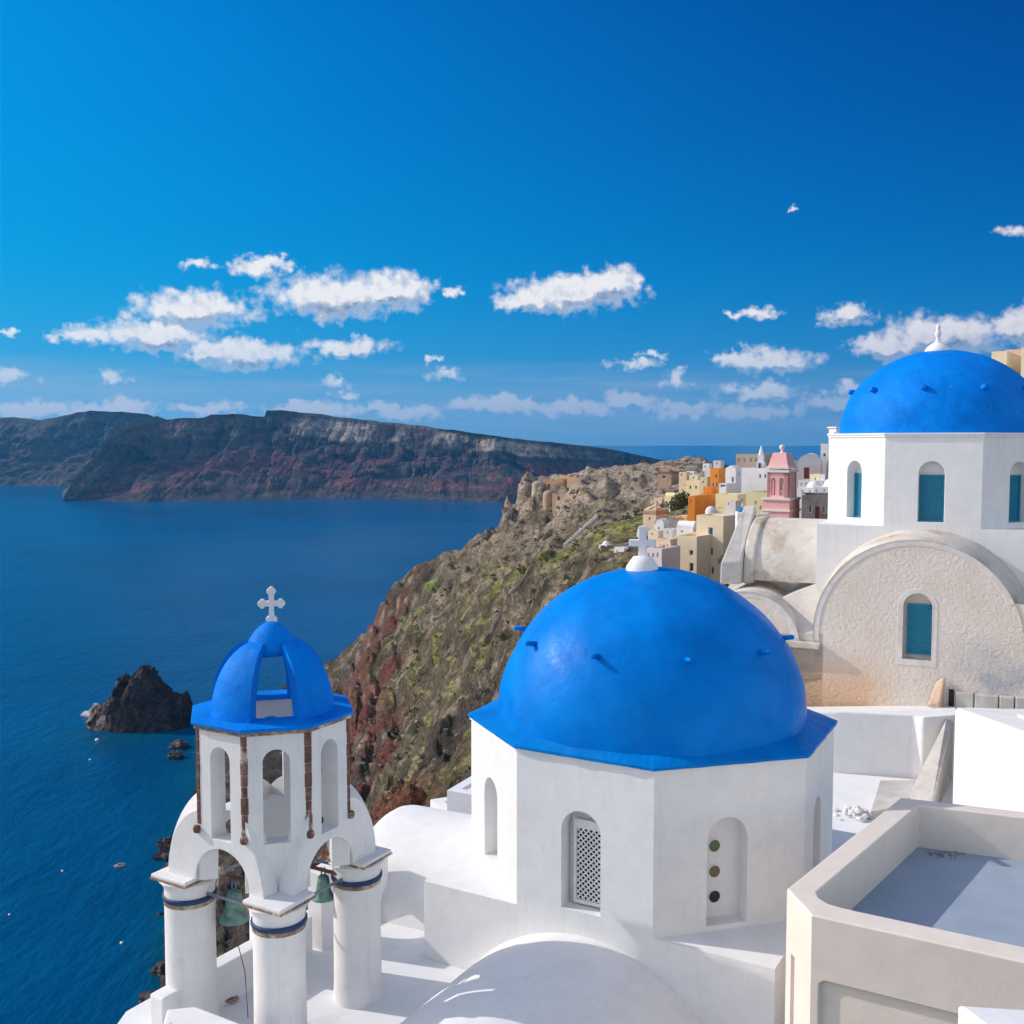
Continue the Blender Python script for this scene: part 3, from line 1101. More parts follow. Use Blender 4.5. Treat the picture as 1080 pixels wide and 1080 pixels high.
# fine where the coast is
saz = np.unique(np.concatenate([saz, np.linspace(math.radians(-50), math.radians(20), 420)]))
sr = np.concatenate([[1.0, 60.0], np.exp(np.linspace(math.log(90.0), math.log(700.0), 160)), np.exp(np.linspace(math.log(760.0), math.log(60000.0), 40))])
SA, SR = np.meshgrid(saz, sr)
SX, SY = SR * np.sin(SA), SR * np.cos(SA)
zb = np.where(SR < 640, hbase(SX, np.where(SY < -60, -60, SY)), -140.0)
ISL = atZ(140, 768, SEA)
dist_i = np.hypot((SX - ISL[0]), (SY - ISL[1] - 4))
shal = np.exp(np.clip(zb - SEA, -40, 0) / 1.8)
shal = np.maximum(shal, 0.55 * np.exp(-np.clip(dist_i - 20, 0, 100) / 11.0))
shal *= 0.75 + 0.5 * fbm(SX / 30, SY / 30, SX * 0, 4)
shal = np.clip(shal, 0, 1)[..., None]
deep = np.array((0.0, 0.070, 0.190))
near_c = np.array((0.003, 0.070, 0.100))
SCOL = deep * (1 - shal) + near_c * shal
sea = grid_mesh('sea', np.stack([SX, SY, np.full(SX.shape, SEA)], -1)[:, ::-1], M['sea'], SCOL[:, ::-1])
tag(sea, kind='structure')

# ------------------------------------------------------------------ far islands
def far_island(name, pts, depth_px, rows, cols, pal, seed, amp, label_kind='structure', mat=None, run=0.9):
    """pts: (px, py of crest, py of water line or None, distance along Y at the water line)"""
    pts = sorted(pts)
    pxs = np.array([p[0] for p in pts], float)
    top = np.array([p[1] for p in pts], float)
    wl = np.array([p[2] for p in pts], float)
    px = np.linspace(pxs[0], pxs[-1], cols)
    tp = np.interp(px, pxs, top)
    Ds = np.interp(px, pxs, wl)
    P = np.zeros((rows, cols, 3))
    T = np.linspace(0, 1, rows)
    crest_back = np.interp(px, pxs, np.array([p[3] for p in pts], float))
    for j in range(cols):
        D0 = Ds[j]
        shore = np.array([(px[j] - 540) / FPX * D0, D0, SEA - 6])
        D1 = D0 + crest_back[j]
        cr = atY(px[j], tp[j], D1)
        P[:, j, 0] = shore[0] + (cr[0] - shore[0]) * T
        P[:, j, 1] = shore[1] + (cr[1] - shore[1]) * T
        P[:, j, 2] = T
        P[:, j, 2] = shore[2] + (cr[2] - shore[2]) * (T ** 0.85 * (1 - 0.25 * np.sin(T * math.pi)))
    X, Y, Z = P[..., 0], P[..., 1], P[..., 2]
    TT = np.repeat(T[:, None], cols, 1)
    Hh = (Z.max(0) - SEA)[None, :]
    env = np.sin(np.clip(TT, 0, 1) * math.pi) ** 0.6
    gul = fbm(X / 190 + seed, Y / 600, Z / 500, 5, 0.6, ridged=True)
    gul2 = fbm(X / 45 + seed, Y / 200, Z / 140, 5, 0.62, ridged=True)
    d = env * amp * (gul * 115 + gul2 * 42)
    crag = fbm(X / 16 + 3, Y / 40, Z / 16 + seed, 4, 0.6)
    Y2 = Y + d + env * crag * 9 * amp
    X2 = X + env * amp * 40 * fbm(X / 110 + 5, Y / 400, Z / 120 + seed, 4, 0.6)
    Z2 = Z + env * amp * (fbm(X / 60, Y / 60, Z / 60 + seed, 4) * 10 + crag * 4) + sstep(0.9, 1, TT) * fbm(X / 40 + seed, Y * 0, X * 0, 4, 0.6) * 2.5
    # strata colour
    zz = (Z - SEA) / np.maximum(Hh, 1)
    zs = zz + 0.06 * fbm(X / 120, Y / 120, Z / 60 + seed, 4)
    n1 = fbm(X / 60 + seed, Y / 60, Z / 30, 5, 0.6)
    n2 = fbm(X / 12, Y / 12, Z / 5 + seed, 4, 0.6)
    base = np.array(pal[0]) * np.ones(X.shape + (1,))
    red = sstep(0.0, 0.25, n1 + 0.12) * sstep(0.08, 0.2, zs) * sstep(0.62, 0.45, zs)
    base = base * (1 - red[..., None]) + red[..., None] * np.array(pal[1])
    pale = sstep(0.66, 0.74, zs) * sstep(0.97, 0.9, zs) * sstep(-0.05, 0.3, fbm(X / 90 + 11, Y / 300, Z * 0, 4) + 0.1) * (0.25 + 0.75 * sstep(-0.25, -0.10, X / np.maximum(Y, 1)))
    base = base * (1 - pale[..., None]) + pale[..., None] * np.array(pal[2])
    topc = sstep(0.93, 0.99, zz)
    base = base * (1 - topc[..., None]) + topc[..., None] * np.array(pal[3])
    lay = 0.5 + 0.5 * np.sin(zs * 46 + n1 * 3)
    base = base * (0.78 + 0.3 * lay + 0.35 * n2)[..., None]
    # plateau rows behind the crest
    back = 14
    Pb = np.zeros((back, cols, 3))
    for i in range(back):
        t = (i + 1) / back
        Pb[i, :, 0] = X2[-1] * (1 + 0.35 * t)
        Pb[i, :, 1] = Y2[-1] * (1 + 0.35 * t)
        Pb[i, :, 2] = Z2[-1] + (SEA - 5 - Z2[-1]) * t ** 1.3
    Pall = np.concatenate([np.stack([X2, Y2, Z2], -1), Pb], 0)
    Call = np.concatenate([base, np.ones((back, cols, 3)) * np.array(pal[3])], 0)
    o = grid_mesh(name, Pall[:, ::-1], mat or M['far_ground'], np.clip(Call, 0.01, 0.6)[:, ::-1])
    tag(o, kind=label_kind)
    return o


M['far_ground'] = groundmat('far_cliff_rock', bump=0.9, dist=8.0, s=0.07, bright=1.0)
PAL1 = [(0.068, 0.050, 0.046), (0.130, 0.050, 0.046), (0.30, 0.25, 0.21), (0.085, 0.070, 0.050)]
PAL2 = [(0.062, 0.052, 0.048), (0.085, 0.055, 0.05), (0.13, 0.11, 0.10), (0.06, 0.055, 0.045)]


def wD(py):
    return float(atZ(540, py, SEA)[1])


far_island('hill_across_caldera', [
    (66, 527, wD(529.5), 20), (76, 509, wD(529.5), 60), (92, 490, wD(530), 130), (112, 468, wD(530), 220), (128, 452, wD(530), 280),
    (140, 444, wD(530), 330), (152, 446, wD(530), 350), (165, 439, wD(529), 380), (176, 443, wD(529), 380), (190, 441, wD(529), 380),
    (215, 440, wD(528.5), 400), (222, 437, wD(528.5), 400), (245, 436.5, wD(528), 400), (279, 439, wD(527.5), 400), (281, 432, wD(527.5), 400), (300, 433, wD(527), 400),
    (345, 438, wD(526.5), 420), (385, 443, wD(526.5), 420), (420, 446, wD(527), 420), (450, 450, wD(528), 400), (500, 457, wD(530), 380),
    (525, 460, wD(531), 380), (560, 464.5, wD(529), 360), (600, 468, wD(526), 340), (640, 473, wD(522), 320), (675, 480, wD(516), 300),
    (700, 486, wD(511), 260), (740, 489, wD(506), 240), (790, 492, wD(501), 240), (860, 495, wD(500), 200), (960, 498, wD(500), 200)],
    0, 150, 1300, PAL1, 3.0, 1.0)
far_island('hill_beyond', [
    (-160, 450, wD(512), 300), (-60, 446, wD(512), 400), (0, 441, wD(512.5), 420), (15, 440, wD(512.5), 440), (40, 443, wD(513), 440), (60, 440, wD(513), 440), (80, 435, wD(513), 460),
    (95, 433, wD(513), 460), (130, 434.5, wD(513), 460), (155, 437, wD(512), 460), (175, 444, wD(511), 420), (210, 450, wD(511), 380),
    (260, 462, wD(511), 300), (330, 470, wD(511), 250)],
    0, 110, 620, PAL2, 11.0, 1.1)

# ------------------------------------------------------------------ church with the large blue dome
ZR, ZL, ZT = -4.50, -6.90, -8.15      # roof rim, ledge and terrace heights
V7, V0, V1, V6, V2 = (atZ(*p, ZR) for p in ((545, 788), (690, 812), (850, 798), (497, 755), (880, 762)))
CC = np.array((2.27, 17.02, 0.0))
VT3, VT4, VT5 = (2 * CC - v for v in (V7, V0, V1))
OCT = [V0, V1, V2, VT3, VT4, VT5, V6, V7]
W1 = (V0 - V7) / np.linalg.norm(V0 - V7)
W1[2] = 0
N1 = np.array((W1[1], -W1[0], 0.0))


def uz(A, B, px, py):
    q = onwall(A, B, px, py)
    w = np.array(B[:2]) - np.array(A[:2])
    w = w / np.linalg.norm(w)
    return float(np.dot(q[:2] - np.array(A[:2]), w)), float(q[2])


church = empty('domed_church', (CC[0], CC[1], ZT), label='large white octagonal church with glossy blue dome and white cross in the foreground', cat='church')
mb = MB()
# front face with the lattice window, running down into the square base
uL, uR = -1.69, 3.91
L0 = np.linalg.norm((V0 - V7)[:2])
wu0, _ = uz(V7, V0, 592, 900)
wu1, _ = uz(V7, V0, 633.5, 900)
_, wz1 = uz(V7, V0, 613, 856)
_, wz0 = uz(V7, V0, 613, 962)
wc, ww = (wu0 + wu1) / 2, wu1 - wu0
A7 = V7
out = [(uL, ZT - 0.6), (uR, ZT - 0.6), (uR, ZL), (L0, ZL), (L0, ZR), (0, ZR), (0, ZL), (uL, ZL)]
_, U_, Wn, _ = mb.wallface(V7, V0, 0, 0, holes=[(arch(wc, wz0, ww, wz1 - ww / 2), 0.30)], outline=out)
# face with three round lights
LN = np.linalg.norm((V1 - V0)[:2])
a0, _ = uz(V0, V1, 745.5, 930)
a1, _ = uz(V0, V1, 788, 930)
_, pz1 = uz(V0, V1, 768, 862)
_, pz0 = uz(V0, V1, 762, 975)
pc, pw = (a0 + a1) / 2, a1 - a0
_, U2, W2n, _ = mb.wallface(V0, V1, ZL, ZR, holes=[(arch(pc, pz0, pw, pz1 - pw / 2), 0.26)])
L2 = np.linalg.norm((V2 - V1)[:2])
mb.wallface(V1, V2, ZL, ZR, holes=[(arch(L2 * 0.42, -6.72, 0.52, -5.62), 0.26)])
mb.wallface(V2, VT3, ZL, ZR, holes=[(arch(1.0, -6.72, 0.5, -5.62), 0.26)])
mb.wallface(VT3, VT4, ZL, ZR)
mb.wallface(VT4, VT5, ZL, ZR)
mb.wallface(VT5, V6, ZL, ZR, holes=[(arch(1.1, -6.72, 0.5, -5.62), 0.26)])
L6 = np.linalg.norm((V7 - V6)[:2])
b0, _ = uz(V6, V7, 511, 860)
b1, _ = uz(V6, V7, 524.5, 860)
_, bz1 = uz(V6, V7, 517, 820)
_, bz0 = uz(V6, V7, 517, 907)
bz1 = min(bz1, -5.15)
mb.wallface(V6, V7, ZL, ZR, holes=[(arch((b0 + b1) / 2, bz0, b1 - b0, bz1 - (b1 - b0) / 2), 0.24)])
# square base
BL = V7 + W1 * uL
BR = V7 + W1 * uR
dep = 5.5
BL2, BR2 = BL - N1 * dep, BR - N1 * dep
mb.wallface(BR, BR2, ZT - 0.6, ZL)
mb.wallface(BR2, BL2, ZT - 0.6, ZL)
mb.wallface(BL2, BL, ZT - 0.6, ZL)
mb.cap([BL, BR, BR2, BL2], ZL, holes=[[tuple(p) for p in (V7 - N1 * 0.001, V0 - N1 * 0.001, V1, V2, VT3, VT4, VT5, V6)]])
mb.build('wall', M['white'], church, bevel=0.035)
# roof rim: octagonal eave rising to the foot of the dome
mb = MB()
n = 128


def oct_at(ang, grow):
    d = np.array((math.cos(ang), math.sin(ang)))
    for i in range(8):
        p, q = OCT[i][:2] - CC[:2], OCT[(i + 1) % 8][:2] - CC[:2]
        m = np.array([[d[0], -(q - p)[0]], [d[1], -(q - p)[1]]])
        if abs(np.linalg.det(m)) < 1e-9:
            continue
        t, s = np.linalg.solve(m, p)
        if t > 0 and -1e-6 <= s <= 1 + 1e-6:
            return d * (t + grow)
    return d * 2.8


angs = sorted([2 * math.pi * k / n for k in range(n)] + [math.atan2(*(v[:2] - CC[:2])[::-1]) % (2 * math.pi) for v in OCT])
ring = []
random.seed(4)
for a in angs:
    wob = 0.008 * math.sin(a * 23) + 0.006 * math.sin(a * 41 + 1)
    o = oct_at(a, 0.055 + wob)
    ring.append([(CC[0] + o[0] * k, CC[1] + o[1] * k, z) for k, z in ((0.93, ZR - 0.005), (1.0, ZR - 0.005 + wob * .6), (1.0, ZR + 0.035))] +
                [(CC[0] + 2.46 * math.cos(a), CC[1] + 2.46 * math.sin(a), ZR + 0.16)])
m = len(ring)
vs = [p for r in ring for p in r]
fs = [(i * 4 + k, ((i + 1) % m) * 4 + k, ((i + 1) % m) * 4 + k + 1, i * 4 + k + 1) for i in range(m) for k in range(3)]
mb.add(vs, fs, False)
mb.build('roof_rim', M['blue_rim'], church)
mb = MB()
ring = []
for a in angs:
    o = oct_at(a, 0.028)
    ring.append([(CC[0] + o[0] * k, CC[1] + o[1] * k, z) for k, z in ((0.96, ZR - 0.055), (1.0, ZR - 0.05), (1.0, ZR - 0.006), (0.96, ZR - 0.006))])
vs = [p for r in ring for p in r]
fs = [(i * 4 + k, ((i + 1) % m) * 4 + k, ((i + 1) % m) * 4 + k + 1, i * 4 + k + 1) for i in range(m) for k in range(3)]
mb.add(vs, fs, False)
mb.build('cornice', M['white'], church)
# dome
RD, HD, ZD = 2.51, 2.44, ZR + 0.05
prof = [(RD * 1.012, -0.02)] + [(RD * math.cos(t), HD * math.sin(t)) for t in np.linspace(0, math.pi / 2 * 0.999, 60)]


def lump(a, r, z):
    return r * (1 + 0.006 * math.sin(3 * a + z * 1.7) + 0.004 * math.sin(7 * a - z * 3) + 0.0025 * math.sin(17 * a + z * 9))


mb = MB()
mb.lathe((CC[0], CC[1], ZD), prof, 160, fn=lump)
mb.build('dome', M['blue'], church)
for k in range(10):
    th = math.radians(7 + 36 * k)
    lat = math.radians(33.5)
    d = np.array((math.sin(th) * math.cos(lat), -math.cos(th) * math.cos(lat), math.sin(lat)))
    p = np.array((CC[0], CC[1], ZD)) + np.array((d[0] * RD, d[1] * RD, d[2] * HD))
    mb = MB()
    o = np.array((d[0], d[1], 0.12))
    mb.tube([p - o * 0.06, p + o * 0.19, p + o * 0.22], [0.042, 0.038, 0.025], 10)
    mb.build('peg', M['blue'], church)
# cross
cx, cy = atY(677.5, 590, 16.95)[:2]
zt = atY(677.5, 598, 16.95)[2]
mb = MB()
mb.lathe((cx, cy, zt - 0.05), [(0.27, -0.03), (0.26, 0.06), (0.2, 0.15), (0.15, 0.22), (0.0, 0.225)], 24)
mb.build('cross_base', M['white'], church)
mb = MB()
mb.panel((cx, cy + 0.05, zt), (0.97, -0.24, 0), (-0.24, -0.97, 0),
         [(-.065, 0.12), (.065, 0.12), (.06, .33), (.215, .325), (.215, .44), (.06, .435), (.065, .66), (-.065, .66), (-.06, .435), (-.215, .44), (-.215, .325), (-.06, .33)], [], 0.11)
mb.build('cross', M['white'], church, bevel=0.012)
# lattice window
O = np.array((V7[0], V7[1], 0.0))
F = 0.27
fu0, fu1 = wc - ww / 2 + 0.10, wc + ww / 2 - 0.005
fz0, fz1 = wz0 + 0.03, wz1 - 0.20
mb = MB()
for r in (rect(fu0, fz0, fu0 + .045, fz1), rect(fu1 - .045, fz0, fu1, fz1), rect(fu0 + .045, fz1 - .13, fu1 - .045, fz1), rect(fu0 + .045, fz0, fu1 - .045, fz0 + .05)):
    mb.panel(O - Wn * (F - 0.07), U_, Wn, r, [], 0.05)
win = mb.build('window', M['white'], church, bevel=0.004)
mb = MB()
lattice(mb, O - Wn * (F - 0.05), U_, Wn, fu0 + .045, fu1 - .045, fz0 + .05, fz1 - .13, 0.085, 0.022, 0.010)
mb.build('lattice', M['white'], win)
mb = MB()
mb.panel(O - Wn * (F + 0.012), U_, Wn, rect(fu0 + .01, fz0 + .01, fu1 - .01, fz1 - .02), [], 0.012)
mb.build('pane', M['dark'], win)
# three round lights
O0 = np.array((V0[0], V0[1], 0.0))
for (px, py, mt, lb) in ((753.5, 892, 'glass_green', 'round green glass light, topmost of three'), (753.5, 919, 'glass_olive', 'round olive brown glass light, middle of three'),
                         (753.5, 945.5, 'glass_black', 'round black glass light, lowest of three')):
    A_s, B_s = V0 - W2n * 0.25, V1 - W2n * 0.25
    u, z = uz(A_s, B_s, px, py)
    c = np.array((A_s[0], A_s[1], 0)) + U2 * u + np.array((0, 0, z))
    mb = MB()
    pts = [(0.105 * math.cos(t), 0.105 * math.sin(t)) for t in np.linspace(0, 2 * math.pi, 28, endpoint=False)]
    inn = [(0.088 * math.cos(t), 0.088 * math.sin(t)) for t in np.linspace(0, 2 * math.pi, 28, endpoint=False)]
    mb.panel(c + W2n * 0.004, U2, W2n, pts, [(inn, None)], 0.02)
    rim_o = mb.build('porthole_rim', M['white'], church, label=lb)
    mb = MB()
    dome_pts = [(0.088 * math.cos(t), 0.088 * math.sin(t)) for t in np.linspace(0, 2 * math.pi, 28, endpoint=False)]
    mb.panel(c - W2n * 0.002, U2, W2n, dome_pts, [], 0.008)
    mb.build('glass', M[mt], rim_o)

# barrel vaulted roof in front of the church
vault = empty('vaulted_roof', (V7 + W1 * 1.15 + N1 * 3)[:2].tolist() + [ZT], label='smooth white barrel vaulted roof at the bottom centre in front of the domed church', cat='roof')
mb = MB()
a_lo = math.asin((ZT - 0.4 + 9.59) / 2.46)
mb.barrel(V7 * (1, 1, 0) - N1 * 0.05, N1, 7.0, 1.15, -9.59, 2.46, a_lo, math.pi - a_lo, W1, 64)
mb.build('vault', M['white'], vault)

# ------------------------------------------------------------------ white terrace with its parapets
mb = MB()
tp = [(-5.6, 11.2), (13.0, 11.2), (13.0, 26.5), (2.5, 26.5), (-0.5, 21.0), (-2.95, 18.9), (-3.9, 17.4), (-5.55, 14.6)]
mb.prism(tp, -9.6, ZT)
t = mb.build('terrace_floor', M['floor_white'])
tag(t, kind='structure')


def wall_run(name, pts, z0, z1s, th, mat, label, cat='wall', bevel=0.03):
    mb = MB()
    pts = [np.array(p[:2], float) for p in pts]
    nn = len(pts)
    offs = []
    for i in range(nn):
        d = pts[min(i + 1, nn - 1)] - pts[max(i - 1, 0)]
        d /= np.linalg.norm(d)
        offs.append(np.array((-d[1], d[0])) * th)
    poly = [tuple(p) for p in pts] + [tuple(p + o) for p, o in zip(reversed(pts), reversed(offs))]
    zz = list(z1s) + list(reversed(z1s))
    mb.prism(poly, z0, zz)
    o = mb.build(name, M[mat], None, bevel=bevel)
    return tag(o, label, cat)


# low wall behind the bell tower columns, towards the sea
p0, p1, p2 = atZ(226, 1024, -7.55), atZ(264, 1003, -7.55), atZ(330, 966, -7.55)
wall_run('parapet', [p0 + (p0 - p1) * 1.3, p0, p1, p2], ZT - 1.0, [-7.55] * 4, 0.28, 'white', 'low white parapet wall running behind the bell tower columns under the bell', 'parapet')
# lower-left parapet in front of the tower
q0, q1, q2 = atZ(176, 1064, -7.35), atZ(206, 1061, -7.35), atZ(282, 1090, -7.35)
wall_run('parapet', [q2, q1, q0], ZT - 1.0, [-7.35, -7.35, -7.35], 0.45, 'white', 'low white parapet wall at the lower left corner at the foot of the left column', 'parapet')

# short pierced wall between the tower and the hump roof
pA, pB = np.array((-3.06, 16.40, 0.0)), np.array((-2.15, 17.75, 0.0))
pU = (pB - pA) / np.linalg.norm(pB - pA)
pW = np.array((pU[1], -pU[0], 0.0))
mb = MB()
mb.panel(pA, pU, pW, [(0, ZT - .3), (1.63, ZT - .3), (1.63, -7.0), (1.2, -6.9), (0.5, -6.86), (0, -6.9)], [(arch(0.98, -8.02, 0.62, -7.58), None)], 0.30)
tag(mb.build('pierced_wall', M['white'], None, bevel=0.03), 'short white arched wall half hidden behind the right column of the bell tower', 'wall')

# vaulted roof of the dug-in house left of the church
v2 = empty('vaulted_roof', (-1.0, 18.6, ZT), label='low white humpbacked vault roof between the bell tower and the domed church', cat='roof')
mb = MB()
h_, hw = 1.45, 1.75
R2 = (hw * hw + h_ * h_) / (2 * h_)
zc2 = -6.85 - R2
ax0 = np.array((-0.55, 18.55, 0.0))
axd = np.array((.90, -.43, 0.0))
axn = np.array((-.43, -.90, 0.0))
al = math.asin((-8.5 - zc2) / R2)
st = ax0 - axd * 1.75
mb.barrel(st, axd, 3.4, 0, zc2, R2, al, math.pi - al, axn, 40)
# rounded end towards the sea
ns, nk = 10, 40
vs = []
for j in range(ns + 1):
    t = j / ns
    q = math.cos(t * math.pi / 2)
    for k in range(nk + 1):
        a = al + (math.pi - 2 * al) * k / nk
        u = R2 * math.cos(a) * (0.35 + 0.65 * q if j < ns else 0.35)
        z = zc2 + R2 * math.sin(a)
        zz = -8.5 + (z + 8.5) * (q if j < ns else 0.0)
        vs.append(st - axd * 0.62 * math.sin(t * math.pi / 2) + axn * u + np.array((0, 0, zz)))
mb.add(vs, [(j * (nk + 1) + k, j * (nk + 1) + k + 1, (j + 1) * (nk + 1) + k + 1, (j + 1) * (nk + 1) + k) for j in range(ns) for k in range(nk)], True)
mb.build('vault', M['white'], v2)

# ------------------------------------------------------------------ bell tower
e1 = np.array((0.495, 0.868, 0.0))
e2 = np.array((-0.868, 0.495, 0.0))
TC = np.array((-3.365, 14.64, 0.0)) + e1 * 0.05 + e2 * 0.08
tower = empty('bell_tower', (TC[0], TC[1], ZT), label='white bell tower on four round columns with open blue ribbed cupola and white cross', cat='bell tower')
zR, zA, zQ = -3.80, -5.98, -5.05
AP = 1.03
HS = AP * math.tan(math.pi / 8)


def tw(a, b, z=0.0):
    return TC + e1 * a + e2 * b + np.array((0, 0, z))


mb = MB()
for (nrm, tan_) in ((-e1, -e2), (-e2, e1), (e1, e2), (e2, -e1)):
    O = TC + nrm * AP
    # outline: arch notch, capital seats, swelling shoulder up to the octagon
    sh = []
    for t in np.linspace(0, math.radians(77), 12):
        sh.append((0.29 + 0.737 * math.cos(t), zA + 1.0 * math.sin(t)))
    fr = [(0.75 - 0.31 * (math.sin(t) ** 1.3), zA + 1.0 * math.sin(t)) for t in np.linspace(0, math.radians(77), 12)]
    fr_pos = tuple(nrm) == tuple(-e1)      # this wall's +u end is the corner over the front column
    fr_neg = tuple(nrm) == tuple(-e2)
    shp = fr if fr_pos else sh
    shn = fr if fr_neg else sh
    ar = [(0.50 * math.cos(t), zA + 0.02 + 0.50 * math.sin(t)) for t in np.linspace(math.pi, 0, 18)]
    outl = [(-shn[0][0], zA)] + [(-0.50, zA)] + ar[0:] + [(0.50, zA)] + shp + [(HS, zQ), (HS, zR), (-HS, zR), (-HS, zQ)] + [(-u, z) for u, z in reversed(shn[1:])]
    ded = []
    for p in outl:
        if not ded or abs(p[0] - ded[-1][0]) + abs(p[1] - ded[-1][1]) > 1e-4:
            ded.append(p)
    mb.panel(O, tan_, nrm, ded, [(arch(0, -5.34, 0.36, -4.24), None)], 0.27)
for k in range(4):
    ang = [(-1, -1), (1, -1), (1, 1), (-1, 1)][k]
    nrm = (e1 * ang[0] + e2 * ang[1]) / math.sqrt(2)
    tan_ = np.array((-nrm[1], nrm[0], 0))
    # keep the outline counter-clockwise seen from outside
    O = TC + nrm * (AP - 0.002)
    mb.panel(O, tan_, nrm, [(-HS, zA), (HS, zA), (HS, zR), (-HS, zR)], [(arch(0, -5.34, 0.36, -4.24), None)], 0.25)
mb.build('belfry', M['white_old'], tower, bevel=0.012)
octv = []
for k in range(8):
    a = math.radians(22.5 + 45 * k)
    octv.append((math.cos(a), math.sin(a)))
RV = AP / math.cos(math.pi / 8)
for k in range(8):
    p = tw(octv[k][0] * (RV + 0.004), octv[k][1] * (RV + 0.004))
    d = (p - TC) / np.linalg.norm(p - TC)
    t_ = np.array((-d[1], d[0], 0))
    mb = MB()
    z = zR - 0.05
    random.seed(k)
    while z > -5.18:
        hh = random.uniform(0.13, 0.24)
        z2 = max(z - hh, -5.2)
        wv_, o_ = random.uniform(0.040, 0.050), random.uniform(0.004, 0.011)
        poly = [p - d * 0.05 - t_ * wv_ * 1.25, p + d * (o_ - 0.02) - t_ * wv_, p + d * o_, p + d * (o_ - 0.02) + t_ * wv_, p - d * 0.05 + t_ * wv_ * 1.25]
        mb.prism([q[:2] for q in poly], z2 + 0.006, z)
        z = z2
    mb.lathe((p[0] + d[0] * 0.012, p[1] + d[1] * 0.012, -5.25), [(0.0, -0.06), (0.04, -0.05), (0.056, -0.015), (0.058, 0.02), (0.045, 0.05), (0.0, 0.055)], 12)
    mb.build('quoin', M['quoin'], tower, bevel=0.006)
# eave: chipped band and the blue slab, open in the middle


def octring(mb, ro, ri, z0, z1, zi=None):
    outer = [tw(c * ro / math.cos(math.pi / 8), s * ro / math.cos(math.pi / 8))[:2] for c, s in octv]
    inner = [tw(c * ri / math.cos(math.pi / 8), s * ri / math.cos(math.pi / 8))[:2] for c, s in octv]
    zi = z1 if zi is None else zi
    vs = [(*p, z0) for p in outer] + [(*p, z1) for p in outer] + [(*p, zi) for p in inner] + [(*p, z0) for p in inner]
    fs = []
    for k in range(8):
        k2 = (k + 1) % 8
        for r in range(4):
            r2 = (r + 1) % 4
            fs.append((r * 8 + k, r * 8 + k2, r2 * 8 + k2, r2 * 8 + k))
    mb.add(vs, fs)


mb = MB()
octring(mb, AP + 0.035, AP - 0.2, zR - 0.055, zR + 0.001)
mb.build('eave_band', M['band'], tower, bevel=0.008)
mb = MB()
octring(mb, AP + 0.07, 0.66, zR + 0.002, zR + 0.05, zR + 0.085)
mb.build('roof_rim', M['blue_matt'], tower, bevel=0.008)
# four wedge shaped ribs of the open cupola


def wedge(ax, half, ro0, thick, zb, zt, rt, nz=16, na=10):
    mb = MB()
    vs = []
    base_a = math.atan2(ax[1], ax[0])
    for j in range(nz + 1):
        t = j / nz
        zz = zb + (zt - zb) * math.sin(t * math.pi / 2 * 0.98)
        ro = rt + (ro0 - rt) * math.cos(t * math.pi / 2 * 0.98)
        ri = max(ro - thick, 0.02)
        for i in range(na + 1):
            a = base_a - half + 2 * half * i / na
            vs.append((TC[0] + ro * math.cos(a), TC[1] + ro * math.sin(a), zz))
        for i in range(na + 1):
            a = base_a + half - 2 * half * i / na
            vs.append((TC[0] + ri * math.cos(a), TC[1] + ri * math.sin(a), zz))
    m = 2 * (na + 1)
    fs = [(j * m + i, j * m + (i + 1) % m, (j + 1) * m + (i + 1) % m, (j + 1) * m + i) for j in range(nz) for i in range(m)]
    fs.append(tuple(reversed(range(m))))
    fs.append(tuple(nz * m + i for i in range(m)))
    mb.add(vs, fs, False)
    return mb


for ax in (-e1, -e2, e1, e2):
    o = wedge(ax, math.radians(23.5), 0.90, 0.24, zR + 0.07, -2.74, 0.16).build('cupola_rib', M['blue_matt'], tower)
    for p in o.data.polygons:
        p.use_smooth = True
    es = o.modifiers.new('edges', 'EDGE_SPLIT')
    es.split_angle = math.radians(40)
mb = MB()
mb.lathe((TC[0], TC[1], 0), [(0.0, -2.95), (0.36, -2.95), (0.345, -2.86), (0.30, -2.74), (0.215, -2.62), (0.12, -2.545), (0.06, -2.515), (0.0, -2.51)], 32)
mb.build('cupola_cap', M['blue_matt'], tower)


def budded_cross(mb, c, U, W, h, s, t=0.07):
    """cross with trefoil ends; c = foot"""
    w = 0.045 * h / 0.5
    ym = h * 0.62
    mb.panel(c, U, W, [(-w, 0), (w, 0), (w * .9, ym - w), (s, ym - w * .9), (s, ym + w * .9), (w * .9, ym + w), (w, h), (-w, h), (-w * .9, ym + w),
                       (-s, ym + w * .9), (-s, ym - w * .9), (-w * .9, ym - w)], [], t)
    r = 0.055 * h / 0.5
    for (u, v) in ((-s - r * .25, ym), (s + r * .25, ym), (0, h + r * .25)):
        for k in range(3):
            if u == 0:
                a = math.radians((0, 90, 180)[k])
            else:
                a = math.radians((90, 0 if u > 0 else 180, -90)[k])
            cu, cv = u + r * .62 * math.cos(a), v + r * .62 * math.sin(a)
            mb.panel(np.array(c) + np.array(W) * 0.003 * (k + 1), U, W, [(cu + r * .8 * math.cos(q), cv + r * .8 * math.sin(q)) for q in np.linspace(0, 2 * math.pi, 12, endpoint=False)], [], t + 0.006 * (k + 1))
    mb.panel(np.array(c) + np.array(W) * 0.006, U, W, [(-r * 1.5, 0), (r * 1.5, 0), (r * 1.7, r), (r * 1.2, r * 1.8), (-r * 1.2, r * 1.8), (-r * 1.7, r)], [], t + 0.012)


mb = MB()
budded_cross(mb, TC + np.array((0, 0.03, -2.53)), (0.98, 0.19, 0), (0.19, -0.98, 0), 0.43, 0.115)
mb.build('cross', M['white'], tower, bevel=0.004)
